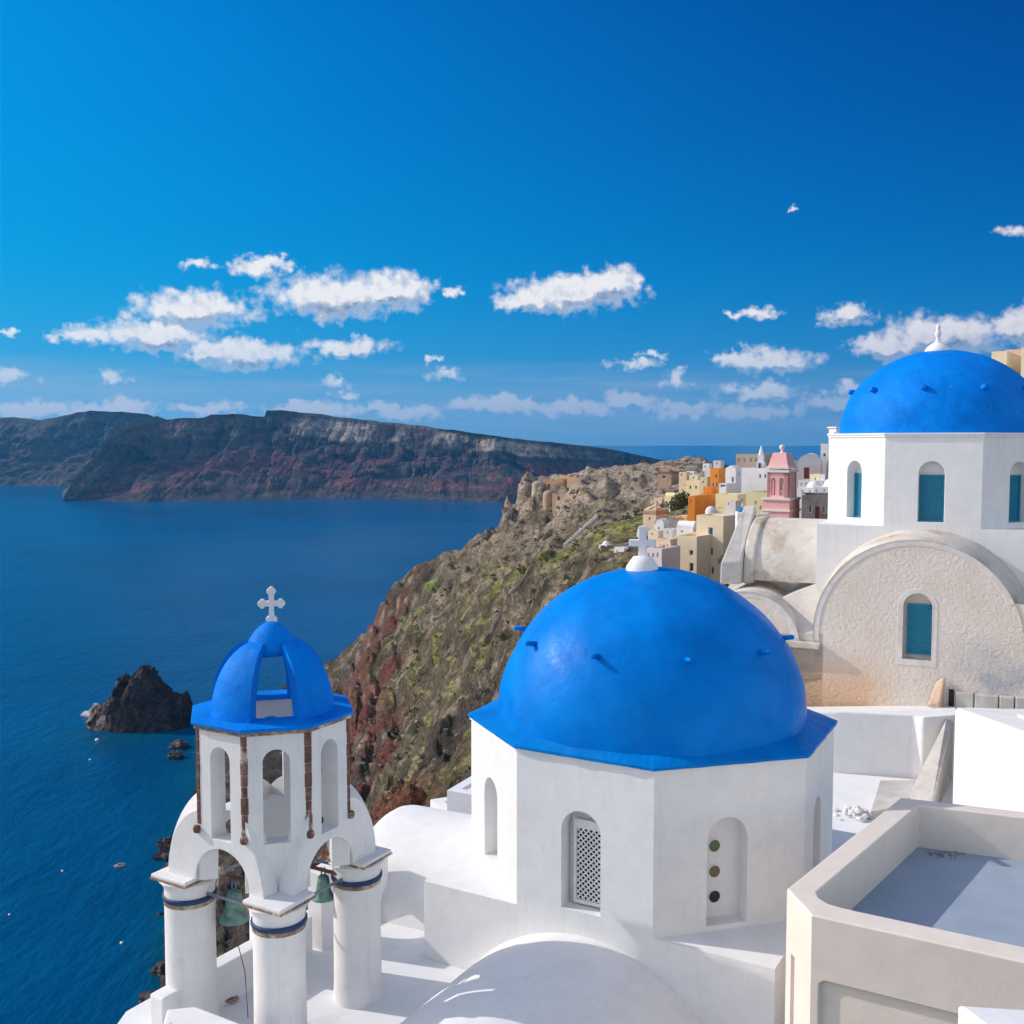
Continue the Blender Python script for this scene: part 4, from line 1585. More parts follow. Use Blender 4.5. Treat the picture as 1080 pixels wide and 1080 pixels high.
# columns with rings and corner seats
colmat = M['white_old']
for (a, b) in ((-1, -1), (-1, 1), (1, -1), (1, 1)):
    c = tw(a * 0.83, b * 0.83)
    mb = MB()
    mb.lathe((c[0], c[1], 0), [(0.375, ZT - 0.4), (0.375, ZT), (0.362, ZT + 0.06), (0.352, ZT + 0.3), (0.345, -7.0), (0.345, -6.40), (0.345, -6.2), (0.355, -6.16), (0.385, -6.10), (0.42, -6.062), (0.0, -6.062)], 40,
             fn=lambda an, r, z: r * (1 + 0.008 * math.sin(2 * an + z) + 0.005 * math.sin(5 * an + 3 * z)))
    col_o = mb.build('column', colmat, tower)
    mb = MB()
    mb.lathe((c[0], c[1], 0), [(0.33, -6.345), (0.366, -6.345), (0.374, -6.325), (0.374, -6.30), (0.366, -6.28), (0.33, -6.28)], 40)
    mb.build('iron_ring', M['navy'], col_o)
    mb = MB()
    mb.lathe((c[0], c[1], 0), [(0.34, -6.415), (0.353, -6.41), (0.353, -6.348), (0.34, -6.348)], 40)
    mb.build('worn_band', M['band'], col_o)
    mb = MB()
    s = 0.335
    cc_ = c + e1 * a * 0.03 + e2 * b * 0.03
    mb.prism([(cc_ + e1 * i * s + e2 * j * s)[:2] for i, j in ((-1, -1), (1, -1), (1, 1), (-1, 1))], -6.035, zA - 0.001)
    cap_o = mb.build('capital', M['white_old'], tower, bevel=0.015)
    mb = MB()
    s2 = s + 0.012
    mb.prism([(cc_ + e1 * i * s2 + e2 * j * s2)[:2] for i, j in ((-1, -1), (1, -1), (1, 1), (-1, 1))], -6.061, -6.030)
    mb.build('worn_edge', M['band'], cap_o, bevel=0.008)
for (p, q) in (((-1, 1), (-1, -1)), ((-1, -1), (1, -1)), ((1, -1), (1, 1)), ((1, 1), (-1, 1))):
    A = tw(p[0] * .83, p[1] * .83, -6.25)
    B = tw(q[0] * .83, q[1] * .83, -6.25)
    d = (B - A) / np.linalg.norm(B - A)
    mb = MB()
    mb.tube([A + d * 0.30, B - d * 0.30], 0.022, 8)
    mb.build('tie_rod', M['iron'], tower)
for e in (-0.30, 0.52):
    mb = MB()
    mb.tube([tw(e, -0.9, -6.21), tw(e, 0.9, -6.21)], 0.028, 8)
    mb.build('bell_beam', M['rust'], tower)


def bell(name, c, label, s=1.0):
    r = empty(name, c, label=label, cat='bell')
    mb = MB()
    pr = [(0.0, -0.02), (0.055, -0.022), (0.095, -0.05), (0.112, -0.12), (0.122, -0.22), (0.14, -0.31), (0.17, -0.385), (0.212, -0.435), (0.215, -0.455), (0.20, -0.46), (0.165, -0.41), (0.12, -0.30), (0.0, -0.28)]
    mb.lathe(c, [(x * s, z * s) for x, z in pr], 36)
    mb.build('bell_body', M['bronze'], r)
    mb = MB()
    mb.tube([V3(*c) + (0, 0, -.28 * s), V3(*c) + (0.01, 0, -.46 * s)], [0.012, 0.014], 6)
    mb.lathe((c[0] + .01, c[1], c[2] - .48 * s), [(0, -.03), (.03, 0), (0, .03)], 8)
    mb.build('clapper', M['rust'], r)
    mb = MB()
    for dx in (-.03, .03):
        mb.tube([V3(*c) + (dx, 0, -.03), V3(*c) + (dx * .7, 0, 0.10)], 0.013, 6)
    mb.build('hanger', M['iron'], r)
    mb = MB()
    return r


b1p = atY(247, 958, 14.55)
bell('bell', (b1p[0], b1p[1], -6.31), 'large green verdigris bronze bell hanging in the left arch of the bell tower', 1.0)
b2p = atY(341, 930, 15.05)
bell('bell', (b2p[0], b2p[1], -6.31), 'smaller verdigris bell half hidden behind the right column of the bell tower', 0.8)
# pull rope of the bell
mb = MB()
bx = V3(b1p[0] + .01, b1p[1], -6.80)
mb.tube([bx, bx + (0.06, -.1, -.28), bx + (.18, -.2, -.62), bx + (.20, -.15, -1.33)], 0.007, 5)
tag(mb.build('bell_rope', M['rust']), 'thin cord hanging down from the clapper of the large bell', 'rope')
mb = MB()
bp_ = atZ(226, 1053, ZT + 0.05)
for k in range(9):
    a = -0.5 + 0.12 * k
    mb.tube([bp_, bp_ + V3(0.18 * math.cos(a * 2), 0.1 * math.sin(a * 2), 0.03), bp_ + V3(0.36 * math.cos(a), 0.22 * math.sin(a), -0.03 + 0.01 * (k % 3))], [0.012, 0.01, 0.004], 5)
mb.box(bp_ - V3(0.06, 0, 0.05), (0.12, 0.08, 0.07), 0.3)
tag(mb.build('hand_broom', M['rust']), 'dry brown twig hand broom lying on the terrace behind the left column', 'broom')

# ------------------------------------------------------------------ upper church on the right
UC = np.array((12.243, 30.111, 0.0))
UR, Urot = 3.127, -0.831
UV = [np.array((UC[0] + UR * math.sin(Urot + k * math.pi / 4), UC[1] - UR * math.cos(Urot + k * math.pi / 4), 0)) for k in range(8)]
C7, C0, C1, C2 = UV[7], UV[0], UV[1], UV[2]
w2 = (C1 - C0) / np.linalg.norm(C1 - C0)
n2 = np.array((w2[1], -w2[0], 0))
up = empty('upper_church', (UC[0], UC[1], ZT), label='white church at the right edge with matt blue dome and teal lattice windows', cat='church')
zE, zB, zRoof = 0.235, -2.2, -3.85
mb = MB()
Ls = np.linalg.norm(C1 - C0)
uw = [None] * 8
holes = {7: (1.155, 0.62), 0: (1.175, 0.64), 1: (1.22, 0.62), 2: (1.2, 0.62), 3: (1.2, 0.62), 5: (1.2, 0.62)}
for k in range(8):
    A, B = UV[k], UV[(k + 1) % 8]
    h = []
    if k in holes:
        h = [(arch(holes[k][0], -2.09 + .03, holes[k][1], -0.78), 0.30)]
    mb.wallface(A, B, zB, zE, holes=h)
# base block: front plane flush with the drum's front face
uL2, uR2, dp = -1.72, 6.0, 6.6
BA, BB = C0 + w2 * uL2, C0 + w2 * uR2
BA2, BB2 = BA - n2 * dp, BB - n2 * dp
mb.wallface(BA + n2 * 0.004, BB + n2 * 0.004, ZT, zB + .001)
mb.wallface(BB, BB2, ZT, zB)
mb.wallface(BB2, BA2, ZT, zB)
mb.wallface(BA2, BA, ZT, zB)
mb.cap([tuple(p) for p in (BA + n2 * 0.004, BB + n2 * 0.004, BB2, BA2)], zB + .0005)
mb.build('wall', M['white'], up, bevel=0.02, merge=True)
mb = MB()
oc = lambda g: [tuple((UC + (v - UC) * (1 + g / UR))[:2]) for v in UV]
mb.prism(oc(0.035), zE - 0.06, zE)
mb.prism(oc(0.06), zE, zE + 0.05)
mb.build('cornice', M['white'], up, bevel=0.006)
mb = MB()
RDu, HDu, ZDu = 2.76, 2.42, zE + 0.0
prof = [(RDu * math.cos(t), HDu * math.sin(t)) for t in np.linspace(0, math.pi / 2 * 0.999, 50)]
mb.lathe((UC[0], UC[1], ZDu), [(RDu * 1.003, -0.02)] + prof, 140, fn=lambda a, r, z: r * (1 + 0.006 * math.sin(4 * a + z * 2) + 0.004 * math.sin(9 * a - z * 4) + 0.003 * math.sin(23 * a + 11 * z)))
mb.build('dome', M['blue_matt'], up)
for k in range(10):
    th = math.radians(4 + 36 * k)
    lat = math.radians(31)
    d = np.array((math.sin(th) * math.cos(lat), -math.cos(th) * math.cos(lat), math.sin(lat)))
    p = np.array((UC[0], UC[1], ZDu)) + np.array((d[0] * RDu, d[1] * RDu, d[2] * HDu))
    mb = MB()
    o = np.array((d[0], d[1], 0.15))
    mb.tube([p - o * 0.06, p + o * 0.13, p + o * 0.19], [0.085, 0.08, 0.05], 10)
    mb.build('peg', M['blue_matt'], up)
fx, fy = atY(989, 372, 30.0)[:2]
fz = ZDu + HDu
mb = MB()
mb.lathe((fx, fy, fz), [(0.36, -0.08), (0.34, 0.0), (0.28, 0.09), (0.17, 0.17), (0.08, 0.21), (0.06, 0.25), (0.055, 0.36), (0.075, 0.40), (0.085, 0.47), (0.06, 0.52), (0.05, 0.56), (0.065, 0.62), (0.045, 0.69), (0.0, 0.74)], 24)
mb.build('finial', M['white'], up)


def teal_shutter(A, U, Wv, u0, u1, z0, z1, depth, parent, open_=False):
    O = np.array((A[0], A[1], 0.0))
    fr = 0.045
    mb = MB()
    for r in (rect(u0, z0, u0 + fr, z1), rect(u1 - fr, z0, u1, z1), rect(u0 + fr, z1 - fr, u1 - fr, z1), rect(u0 + fr, z0, u1 - fr, z0 + fr)):
        mb.panel(O - Wv * (depth - 0.06), U, Wv, r, [], 0.045)
    s = mb.build('shutter', M['teal'], parent, bevel=0.003)
    mb = MB()
    lattice(mb, O - Wv * (depth - 0.045), U, Wv, u0 + fr, u1 - fr, z0 + fr, z1 - fr, 0.085, 0.034, 0.009)
    mb.build('lattice', M['teal'], s)
    mb = MB()
    mb.panel(O - Wv * (depth - 0.008), U, Wv, rect(u0 + .01, z0 + .01, u1 - .01, z1 - .01), [], 0.006)
    mb.build('pane', M['window_deep'], s)


for k in (7, 0, 1):
    A, B = UV[k], UV[(k + 1) % 8]
    U = (B - A) / np.linalg.norm(B - A)
    Wv = np.array((U[1], -U[0], 0))
    c, w = holes[k]
    teal_shutter(A, U, Wv, c - w / 2 + 0.01, c + w / 2 - 0.01, -2.05, -0.82, 0.30, up)

# front vault with its rough-cast gable wall
PF = C0 + n2 * 1.2                     # u = 0 on the gable plane
wc3, wz3, wr3 = 0.93, -4.95, 2.5
tymp = []
aL = math.pi - math.asin((-5.22 + 4.95) / wr3)
aR = math.asin((-3.92 + 4.95) / wr3)
arc = [(wc3 + wr3 * math.cos(t), wz3 + wr3 * math.sin(t)) for t in np.linspace(aR, aL, 40)]
sa_c, sa_z, sa_r = -3.35, -5.45, 1.42
arc2 = [(sa_c + sa_r * math.cos(t), sa_z + sa_r * math.sin(t)) for t in np.linspace(math.asin(.16), math.pi - math.asin(.16), 24)]
outl = [(-6.4, ZT), (7.5, ZT), (7.5, -3.92)] + arc + arc2 + [(-6.4, -5.22)]
mb = MB()
wL, wR_, wB, wT = 0.65, 1.345, -5.50, -3.80
mb.wallface(PF, PF + w2, 0, 0, outline=outl, holes=[(arch((wL + wR_) / 2, wB, wR_ - wL, wT - (wR_ - wL) / 2), 0.28)])
gable = mb.build('gable_wall', M['stucco'], up, merge=True)
# vault roofs behind the gable
mb = MB()
vs = []
for j in range(7):
    t = j / 6
    for k in range(49):
        a = (aR - .3) + (aL - aR + .3) * k / 48
        rr_ = wr3 + 0.014 + 0.20 * t
        vs.append(PF - n2 * (1.24 * t - 0.02) + w2 * (wc3 + 0.10 * t + rr_ * math.cos(a)) + np.array((0, 0, wz3 + rr_ * math.sin(a))))
mb.add(vs, [(j * 49 + k, j * 49 + k + 1, (j + 1) * 49 + k + 1, (j + 1) * 49 + k) for j in range(6) for k in range(48)], True)
mb.build('vault_roof', M['old_roof'], up)
mb = MB()
mb.barrel(PF + n2 * 0.03, -n2, 3.2, sa_c, sa_z, sa_r + 0.02, 0.05, math.pi - .05, w2, 32)
mb.build('vault_roof', M['old_roof'], up)


def arc_band(mb, O, U, Wv, cu, cz, r0, r1, a0, a1, z_off, t, n=40):
    vs = []
    for i in range(n + 1):
        a = a0 + (a1 - a0) * i / n
        for r, d in ((r0, t), (r0, -z_off), (r1, -z_off), (r1, t)):
            vs.append(np.array(O) + np.array(U) * (cu + r * math.cos(a)) + np.array((0, 0, cz + r * math.sin(a))) - np.array(Wv) * d)
    mb.add(vs, [(i * 4 + k, i * 4 + (k + 1) % 4, (i + 1) * 4 + (k + 1) % 4, (i + 1) * 4 + k) for i in range(n) for k in range(4)] + [(0, 1, 2, 3), (n * 4 + 3, n * 4 + 2, n * 4 + 1, n * 4)])


mb = MB()
arc_band(mb, PF, w2, n2, wc3, wz3, wr3 - 0.14, wr3 + 0.012, aR, aL, 0.012, 0.10)
arc_band(mb, PF, w2, n2, sa_c, sa_z, sa_r - 0.14, sa_r + 0.012, 0.16, math.pi - .16, 0.012, 0.10, 28)
mb.build('arch_border', M['rim'], up, bevel=0.01)
mb = MB()
mc = (wL + wR_) / 2
for sgn in (-1, 1):
    x0, x1 = (wL - 0.13, wL - 0.001) if sgn < 0 else (wR_ + 0.001, wR_ + 0.13)
    mb.panel(PF + n2 * 0.008, w2, n2, rect(x0, wB, x1, wT - (wR_ - wL) / 2), [], 0.08)
mb.panel(PF + n2 * 0.010, w2, n2, rect(wL - 0.13, wB - 0.16, wR_ + 0.13, wB), [], 0.08)
arc_band(mb, PF, w2, n2, mc, wT - (wR_ - wL) / 2, (wR_ - wL) / 2 + 0.001, (wR_ - wL) / 2 + 0.13, 0, math.pi, 0.008, 0.05, 24)
mb.build('window_surround', M['rim'], up, bevel=0.008)
teal_shutter(PF, w2, n2, 0.73, 1.33, -5.40, -4.10, 0.27, up)
# ledge below the small vault
mb = MB()
mb.panel(PF + n2 * 0.17, w2, n2, [(-6.3, -5.40), (-1.42, -5.42), (-1.38, -5.26), (-1.9, -5.24), (-6.3, -5.22)], [], 0.21)
mb.build('ledge', M['old_roof'], up, bevel=0.03)
# stained flat roof between the vaults
mb = MB()
mb.prism([tuple(p[:2]) for p in (PF + w2 * -4.7 - n2 * 0.0, PF + w2 * -1.3 - n2 * 0.0, C0 + w2 * -1.3, C0 + w2 * uL2, C0 - n2 * 4 + w2 * uL2, C0 - n2 * 4 - w2 * 4.6)], ZT,
         [-5.24, -5.0, -3.9, -3.85, -3.7, -3.8])
mb.build('lower_roof', M['old_roof'], up, bevel=0.02)
# side vault (its long flank faces us) with the thick sloping end wall
sv = C0 - n2 * 0.0
mb = MB()
vs = []
nn, mm = 20, 6
for j in range(mm + 1):
    uu = uL2 - 1.72 * j / mm
    for k in range(nn + 1):
        a = math.pi / 2 * k / nn
        vs.append(C0 + w2 * uu - n2 * (0.05 + 1.9 * (1 - math.cos(a))) + np.array((0, 0, -3.85 + 1.66 * math.sin(a))))
mb.add(vs, [(j * (nn + 1) + k, j * (nn + 1) + k + 1, (j + 1) * (nn + 1) + k + 1, (j + 1) * (nn + 1) + k) for j in range(mm) for k in range(nn)], True)
mb.build('side_vault', M['old_roof'], up)
mb = MB()
prof2 = [(0.05, -3.95)] + [(-0.05 - 1.9 * (1 - math.cos(a)) + 0.07 * math.cos(a) + .03, -3.85 + 1.66 * math.sin(a) + 0.07 * math.sin(a)) for a in np.linspace(0, math.pi / 2, 14)] + [(-2.3, -2.05), (-2.3, -3.95)]
mb.panel(C0 + w2 * (uL2 - 1.72), n2, w2, [(p[0], p[1]) for p in prof2], [], 0.30)
ew = mb.build('end_wall', M['old_roof'], up, bevel=0.05)
mb = MB()
vs = []
A_ = C0 + w2 * (uL2 - 2.02)
for (du, dn, z) in ((0, .30, -3.95), (-.55, .45, -3.95), (-.55, .40, -3.35), (0, .20, -3.3), (0, -1.9, -3.95), (-.60, -1.9, -3.95), (-.42, -1.9, -1.85), (-.05, -1.9, -1.80)):
    vs.append(A_ + w2 * du + n2 * dn + np.array((0, 0, z)))
mb.add(vs, [(0, 1, 2, 3), (4, 7, 6, 5), (3, 2, 6, 7), (0, 3, 7, 4), (1, 5, 6, 2), (0, 4, 5, 1)])
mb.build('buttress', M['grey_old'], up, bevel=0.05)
M['sand_stub'] = plaster('sandy_plaster', (0.64, 0.47, 0.34), var=0.2, bump=0.8, scale=3)
# rubble footing of the gable on the right, with a flat dark sheet as cavity
mb = MB()
random.seed(3)
u = 1.95
while u < 6.5:
    w_ = random.uniform(0.35, 0.7)
    mb.panel(PF + n2 * (0.10 + random.uniform(-.02, .04)), w2, n2, rect(u, -6.64, u + w_ - 0.03, -6.2 + random.uniform(-.04, .03)), [], 0.2)
    u += w_
mb.build('footing_stones', M['grey_old'], up, bevel=0.02)

# ------------------------------------------------------------------ white plinth, stair parapet and white house at the right
mb = MB()
mb.prism([tuple(p) for p in ((7.0, 27.35), (7.5, 25.75), (8.0, 25.58), (9.79, 25.21), (9.95, 25.0), (12.6, 25.4), (12.6, 26.3))], ZT - .3, [-6.95, -6.66, -6.62, -6.62, -6.60, -6.5, -6.6])
tag(mb.build('retaining_wall', M['white'], None, bevel=0.05), 'low white retaining wall at the foot of the rough orange church wall', 'wall')
mb = MB()
A1, A2 = atZ(998, 756, -6.62), atZ(956, 842, -7.85)
B1, B2 = atZ(1010, 744, -6.5), atZ(984, 846, -7.75)
vs = [A1, A2, B2, B1] + [np.array((p[0], p[1], ZT - .3)) for p in (A1, A2, B2, B1)]
mb.add(vs, [(0, 1, 2, 3), (7, 6, 5, 4), (0, 4, 5, 1), (1, 5, 6, 2), (2, 6, 7, 3), (3, 7, 4, 0)])
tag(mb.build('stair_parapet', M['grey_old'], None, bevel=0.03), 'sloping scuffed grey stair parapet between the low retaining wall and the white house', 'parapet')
mb = MB()
g = [atZ(928, 821, -7.75), atZ(966, 822, -7.75), atZ(956, 846, -7.75), atZ(918, 846, -7.75)]
base = [atZ(924, 850, ZT), None, None, None]
mb.prism([tuple(p[:2]) for p in (g[3], g[2], g[1], g[0])], ZT - .2, [-7.95, -7.85, -7.75, -7.78])
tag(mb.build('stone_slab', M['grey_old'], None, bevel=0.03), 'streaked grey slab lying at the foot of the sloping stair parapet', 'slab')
mb = MB()
r_ = random.Random(9)
c = atZ(986, 760, -6.9)
mb.lathe((c[0], c[1], c[2] - .1), [(0, .42), (.18, .38), (.3, .26), (.42, .1), (.46, 0)], 14, fn=lambda a, r, z: r * (1 + .25 * math.sin(3 * a + 9 * z)))
tag(mb.build('plaster_sack', M['grey_old'], None), 'grey lumpy sack slumped at the corner of the orange stucco wall', 'sack')
# crumbled wall end above it
mb = MB()
q = PF + w2 * 1.58 + n2 * 0.35
mb.prism([tuple((q + w2 * a + n2 * b)[:2]) for a, b in ((-.30, -.05), (.02, .0), (.12, -.32), (-.12, -.32))], -7.0, [-6.6, -6.45, -5.80, -6.0])
mb.build('wall_stub', M['sand_stub'], up, bevel=0.05)
mb = MB()
mb.panel(PF + n2 * 0.02, w2, n2, rect(1.78, -6.75, 1.90, -6.18), [], 0.04)  # no hole is cut: dark sheet on the wall stands for its shade
mb.build('cavity_shade', M['dark'], up)

hs = empty('white_house', (12.5, 20.5, ZT), label='plain sunlit white house wall at the right edge behind the roof terrace parapet', cat='house')
mb = MB()
HP = [(9.62, 22.5), (10.55, 17.6), (15.5, 17.2), (15.5, 23.6), (10.2, 23.2)]
mb.prism(HP, ZT - .3, [-5.72, -5.55, -5.5, -6.0, -5.92])
mb.build('wall', M['white_old'], hs, bevel=0.10, bseg=4)
mb = MB()
mb.prism([(10.55, 21.6), (11.0, 18.2), (15.2, 17.8), (15.2, 22.9)], -6.3, [-5.62, -5.50, -5.44, -5.86])
mb.build('roof', M['cream'], hs, bevel=0.02)

# ------------------------------------------------------------------ cream house with a sunken roof terrace, lower right
rh = empty('roof_terrace_house', (5.5, 12.0, -12.0), label='cream house with sunken blue grey roof terrace at the lower right', cat='house')
zt_ = -5.0
Q0, Q1, Q2, Q3 = (atZ(*p, zt_) for p in ((950, 841), (830, 937), (856, 965), (1080, 1014.5)))
dF = (Q3 - Q2) / np.linalg.norm(Q3 - Q2)
Q3 = Q2 + dF * 5.2
dB = atZ(1080, 856, zt_) - Q0
dB /= np.linalg.norm(dB)
Q4 = Q0 + dB * 4.6
outer = [Q0, Q1, Q2, Q3, Q4]
R0 = atZ(969, 849, zt_)
Ra = [atZ(*p, zt_) for p in ((861, 940.5), (864, 947), (874, 953), (888, 957), (903, 960.5))]
R3 = Ra[-1] + dF * 4.6
R4 = R0 + dB * 4.1
inner = [R0] + Ra + [R3, R4]
mb = MB()
mb.cap([tuple(p[:2]) for p in outer], zt_, holes=[[tuple(p[:2]) for p in inner]])
zf = -5.60
for i in range(len(inner)):
    a, b_ = inner[i], inner[(i + 1) % len(inner)]
    mb.wallface(b_, a, zf, zt_)
zlow = -9.2
sl0, _ = uz(Q1, Q2, 833.5, 1050)
sl1, _ = uz(Q1, Q2, 837.5, 1050)
_, slz = uz(Q1, Q2, 835, 1008)
mb.wallface(Q0, Q1, zlow, zt_)
mb.wallface(Q1, Q2, zlow, zt_, holes=[(rect(sl0, zlow + .3, sl1, slz), 0.04)])
nu0, _ = uz(Q2, Q3, 864, 1050)
_, nz = uz(Q2, Q3, 864, 1034)
Lq = np.linalg.norm(Q3 - Q2)
mb.wallface(Q2, Q3, zlow, zt_, holes=[([(nu0, zlow + .3), (4.2, zlow + .3), (4.2, nz), (nu0 + .05, nz), (nu0, nz - .04)], 0.055)])
mb.wallface(Q3, Q4, zlow, zt_)
mb.wallface(Q4, Q0, zlow, zt_)
mb.build('wall', M['cream'], rh, bevel=0.035, bseg=3)
mb = MB()
mb.cap([tuple(p[:2]) for p in inner], zf + 0.004)
mb.build('roof_floor', M['roof_blue'], rh)
# grit collected in the inner corner of the roof
mb = MB()
rg = random.Random(8)
gc = R0 + (Ra[0] - R0) * 0.03 + np.array((0.12, -0.1, 0))
for k in range(60):
    s_ = rg.uniform(.008, .03)
    x_, y_ = gc[0] + abs(rg.gauss(0, .25)), gc[1] - abs(rg.gauss(0, .10))
    mb.box((x_, y_, zf + 0.004), (s_, s_ * rg.uniform(.5, 1), s_ * .5), rg.uniform(0, 3))
tag(mb.build('roof_grit', M['rubble']), 'scattered grit and plaster chips in the inner corner of the sunken roof', 'grit', kind='stuff')
# white slab corner at the very bottom right
mb = MB()
S0 = atZ(1009, 1059, -4.3)
mb.prism([tuple(p) for p in ((S0[0], S0[1]), (S0[0] + .20, S0[1] - .7), (S0[0] + 2.4, S0[1] - .9), (S0[0] + 2.2, S0[1] - .28))], -5.2, [-4.3, -4.3, -4.3, -4.3])
tag(mb.build('wall_coping', M['white'], None, bevel=0.03), 'tip of a clean white wall coping in the bottom right corner of the view', 'wall')
# small vent boxes behind the upper church roof edge
mb = MB()
pv_ = atY(882, 458, 33)
mb.box((pv_[0], pv_[1], 0.0), (0.30, 0.35, 0.48), 0.4)
mb.box((pv_[0], pv_[1], 0.48), (0.38, 0.43, 0.05), 0.4)
mb.panel((pv_[0] - .1, pv_[1] - .2, 0.25), (0.92, -.39, 0), (-.39, -.92, 0), rect(-.05, 0, .12, .12), [], 0.03)
tag(mb.build('chimney', M['white_old'], None, bevel=0.01), 'small white box chimney peeking over the left end of the upper church eave', 'chimney')


# ------------------------------------------------------------------ village houses on the ridge
def vm(name, col, **k):
    if name not in M:
        k.setdefault('scale', 0.8)
        M[name] = plaster(name, col, var=0.06, bump=0.5, fine=6.0, coarse=0.5, dist=0.03, **k)
    return M[name]


vm('cream_wash', (0.82, 0.70, 0.50))
vm('sand_wash', (0.76, 0.58, 0.40), stain=(0.45, 0.33, 0.2), stain_amt=0.03)
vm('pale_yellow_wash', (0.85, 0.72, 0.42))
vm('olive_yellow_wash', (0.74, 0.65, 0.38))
vm('orange_wash', (0.80, 0.27, 0.035))
vm('salmon_wash', (0.76, 0.45, 0.33))
vm('rose_wash', (0.84, 0.48, 0.46))
vm('rose_pale', (0.84, 0.72, 0.69))
vm('white_wash', (0.80, 0.80, 0.81))
vm('old_white_wash', (0.68, 0.65, 0.62), stain=(0.45, 0.4, 0.34), stain_amt=0.05)
vm('tan_ruin', (0.42, 0.29, 0.20), stain=(0.22, 0.15, 0.10), stain_amt=0.12)
vm('orange_ruin', (0.48, 0.30, 0.195), stain=(0.28, 0.16, 0.10), stain_amt=0.10)
vm('pale_ruin', (0.46, 0.38, 0.30), stain=(0.2, 0.16, 0.12), stain_amt=0.1)
vm('grey_stone', (0.42, 0.37, 0.33), stain=(0.18, 0.13, 0.12), stain_amt=0.14)
vm('brown_flat_roof', (0.40, 0.28, 0.19))
WV = np.array((0.82, -0.572, 0.0))


def at_c(px, py, Y):
    return atY(px, py, Y)


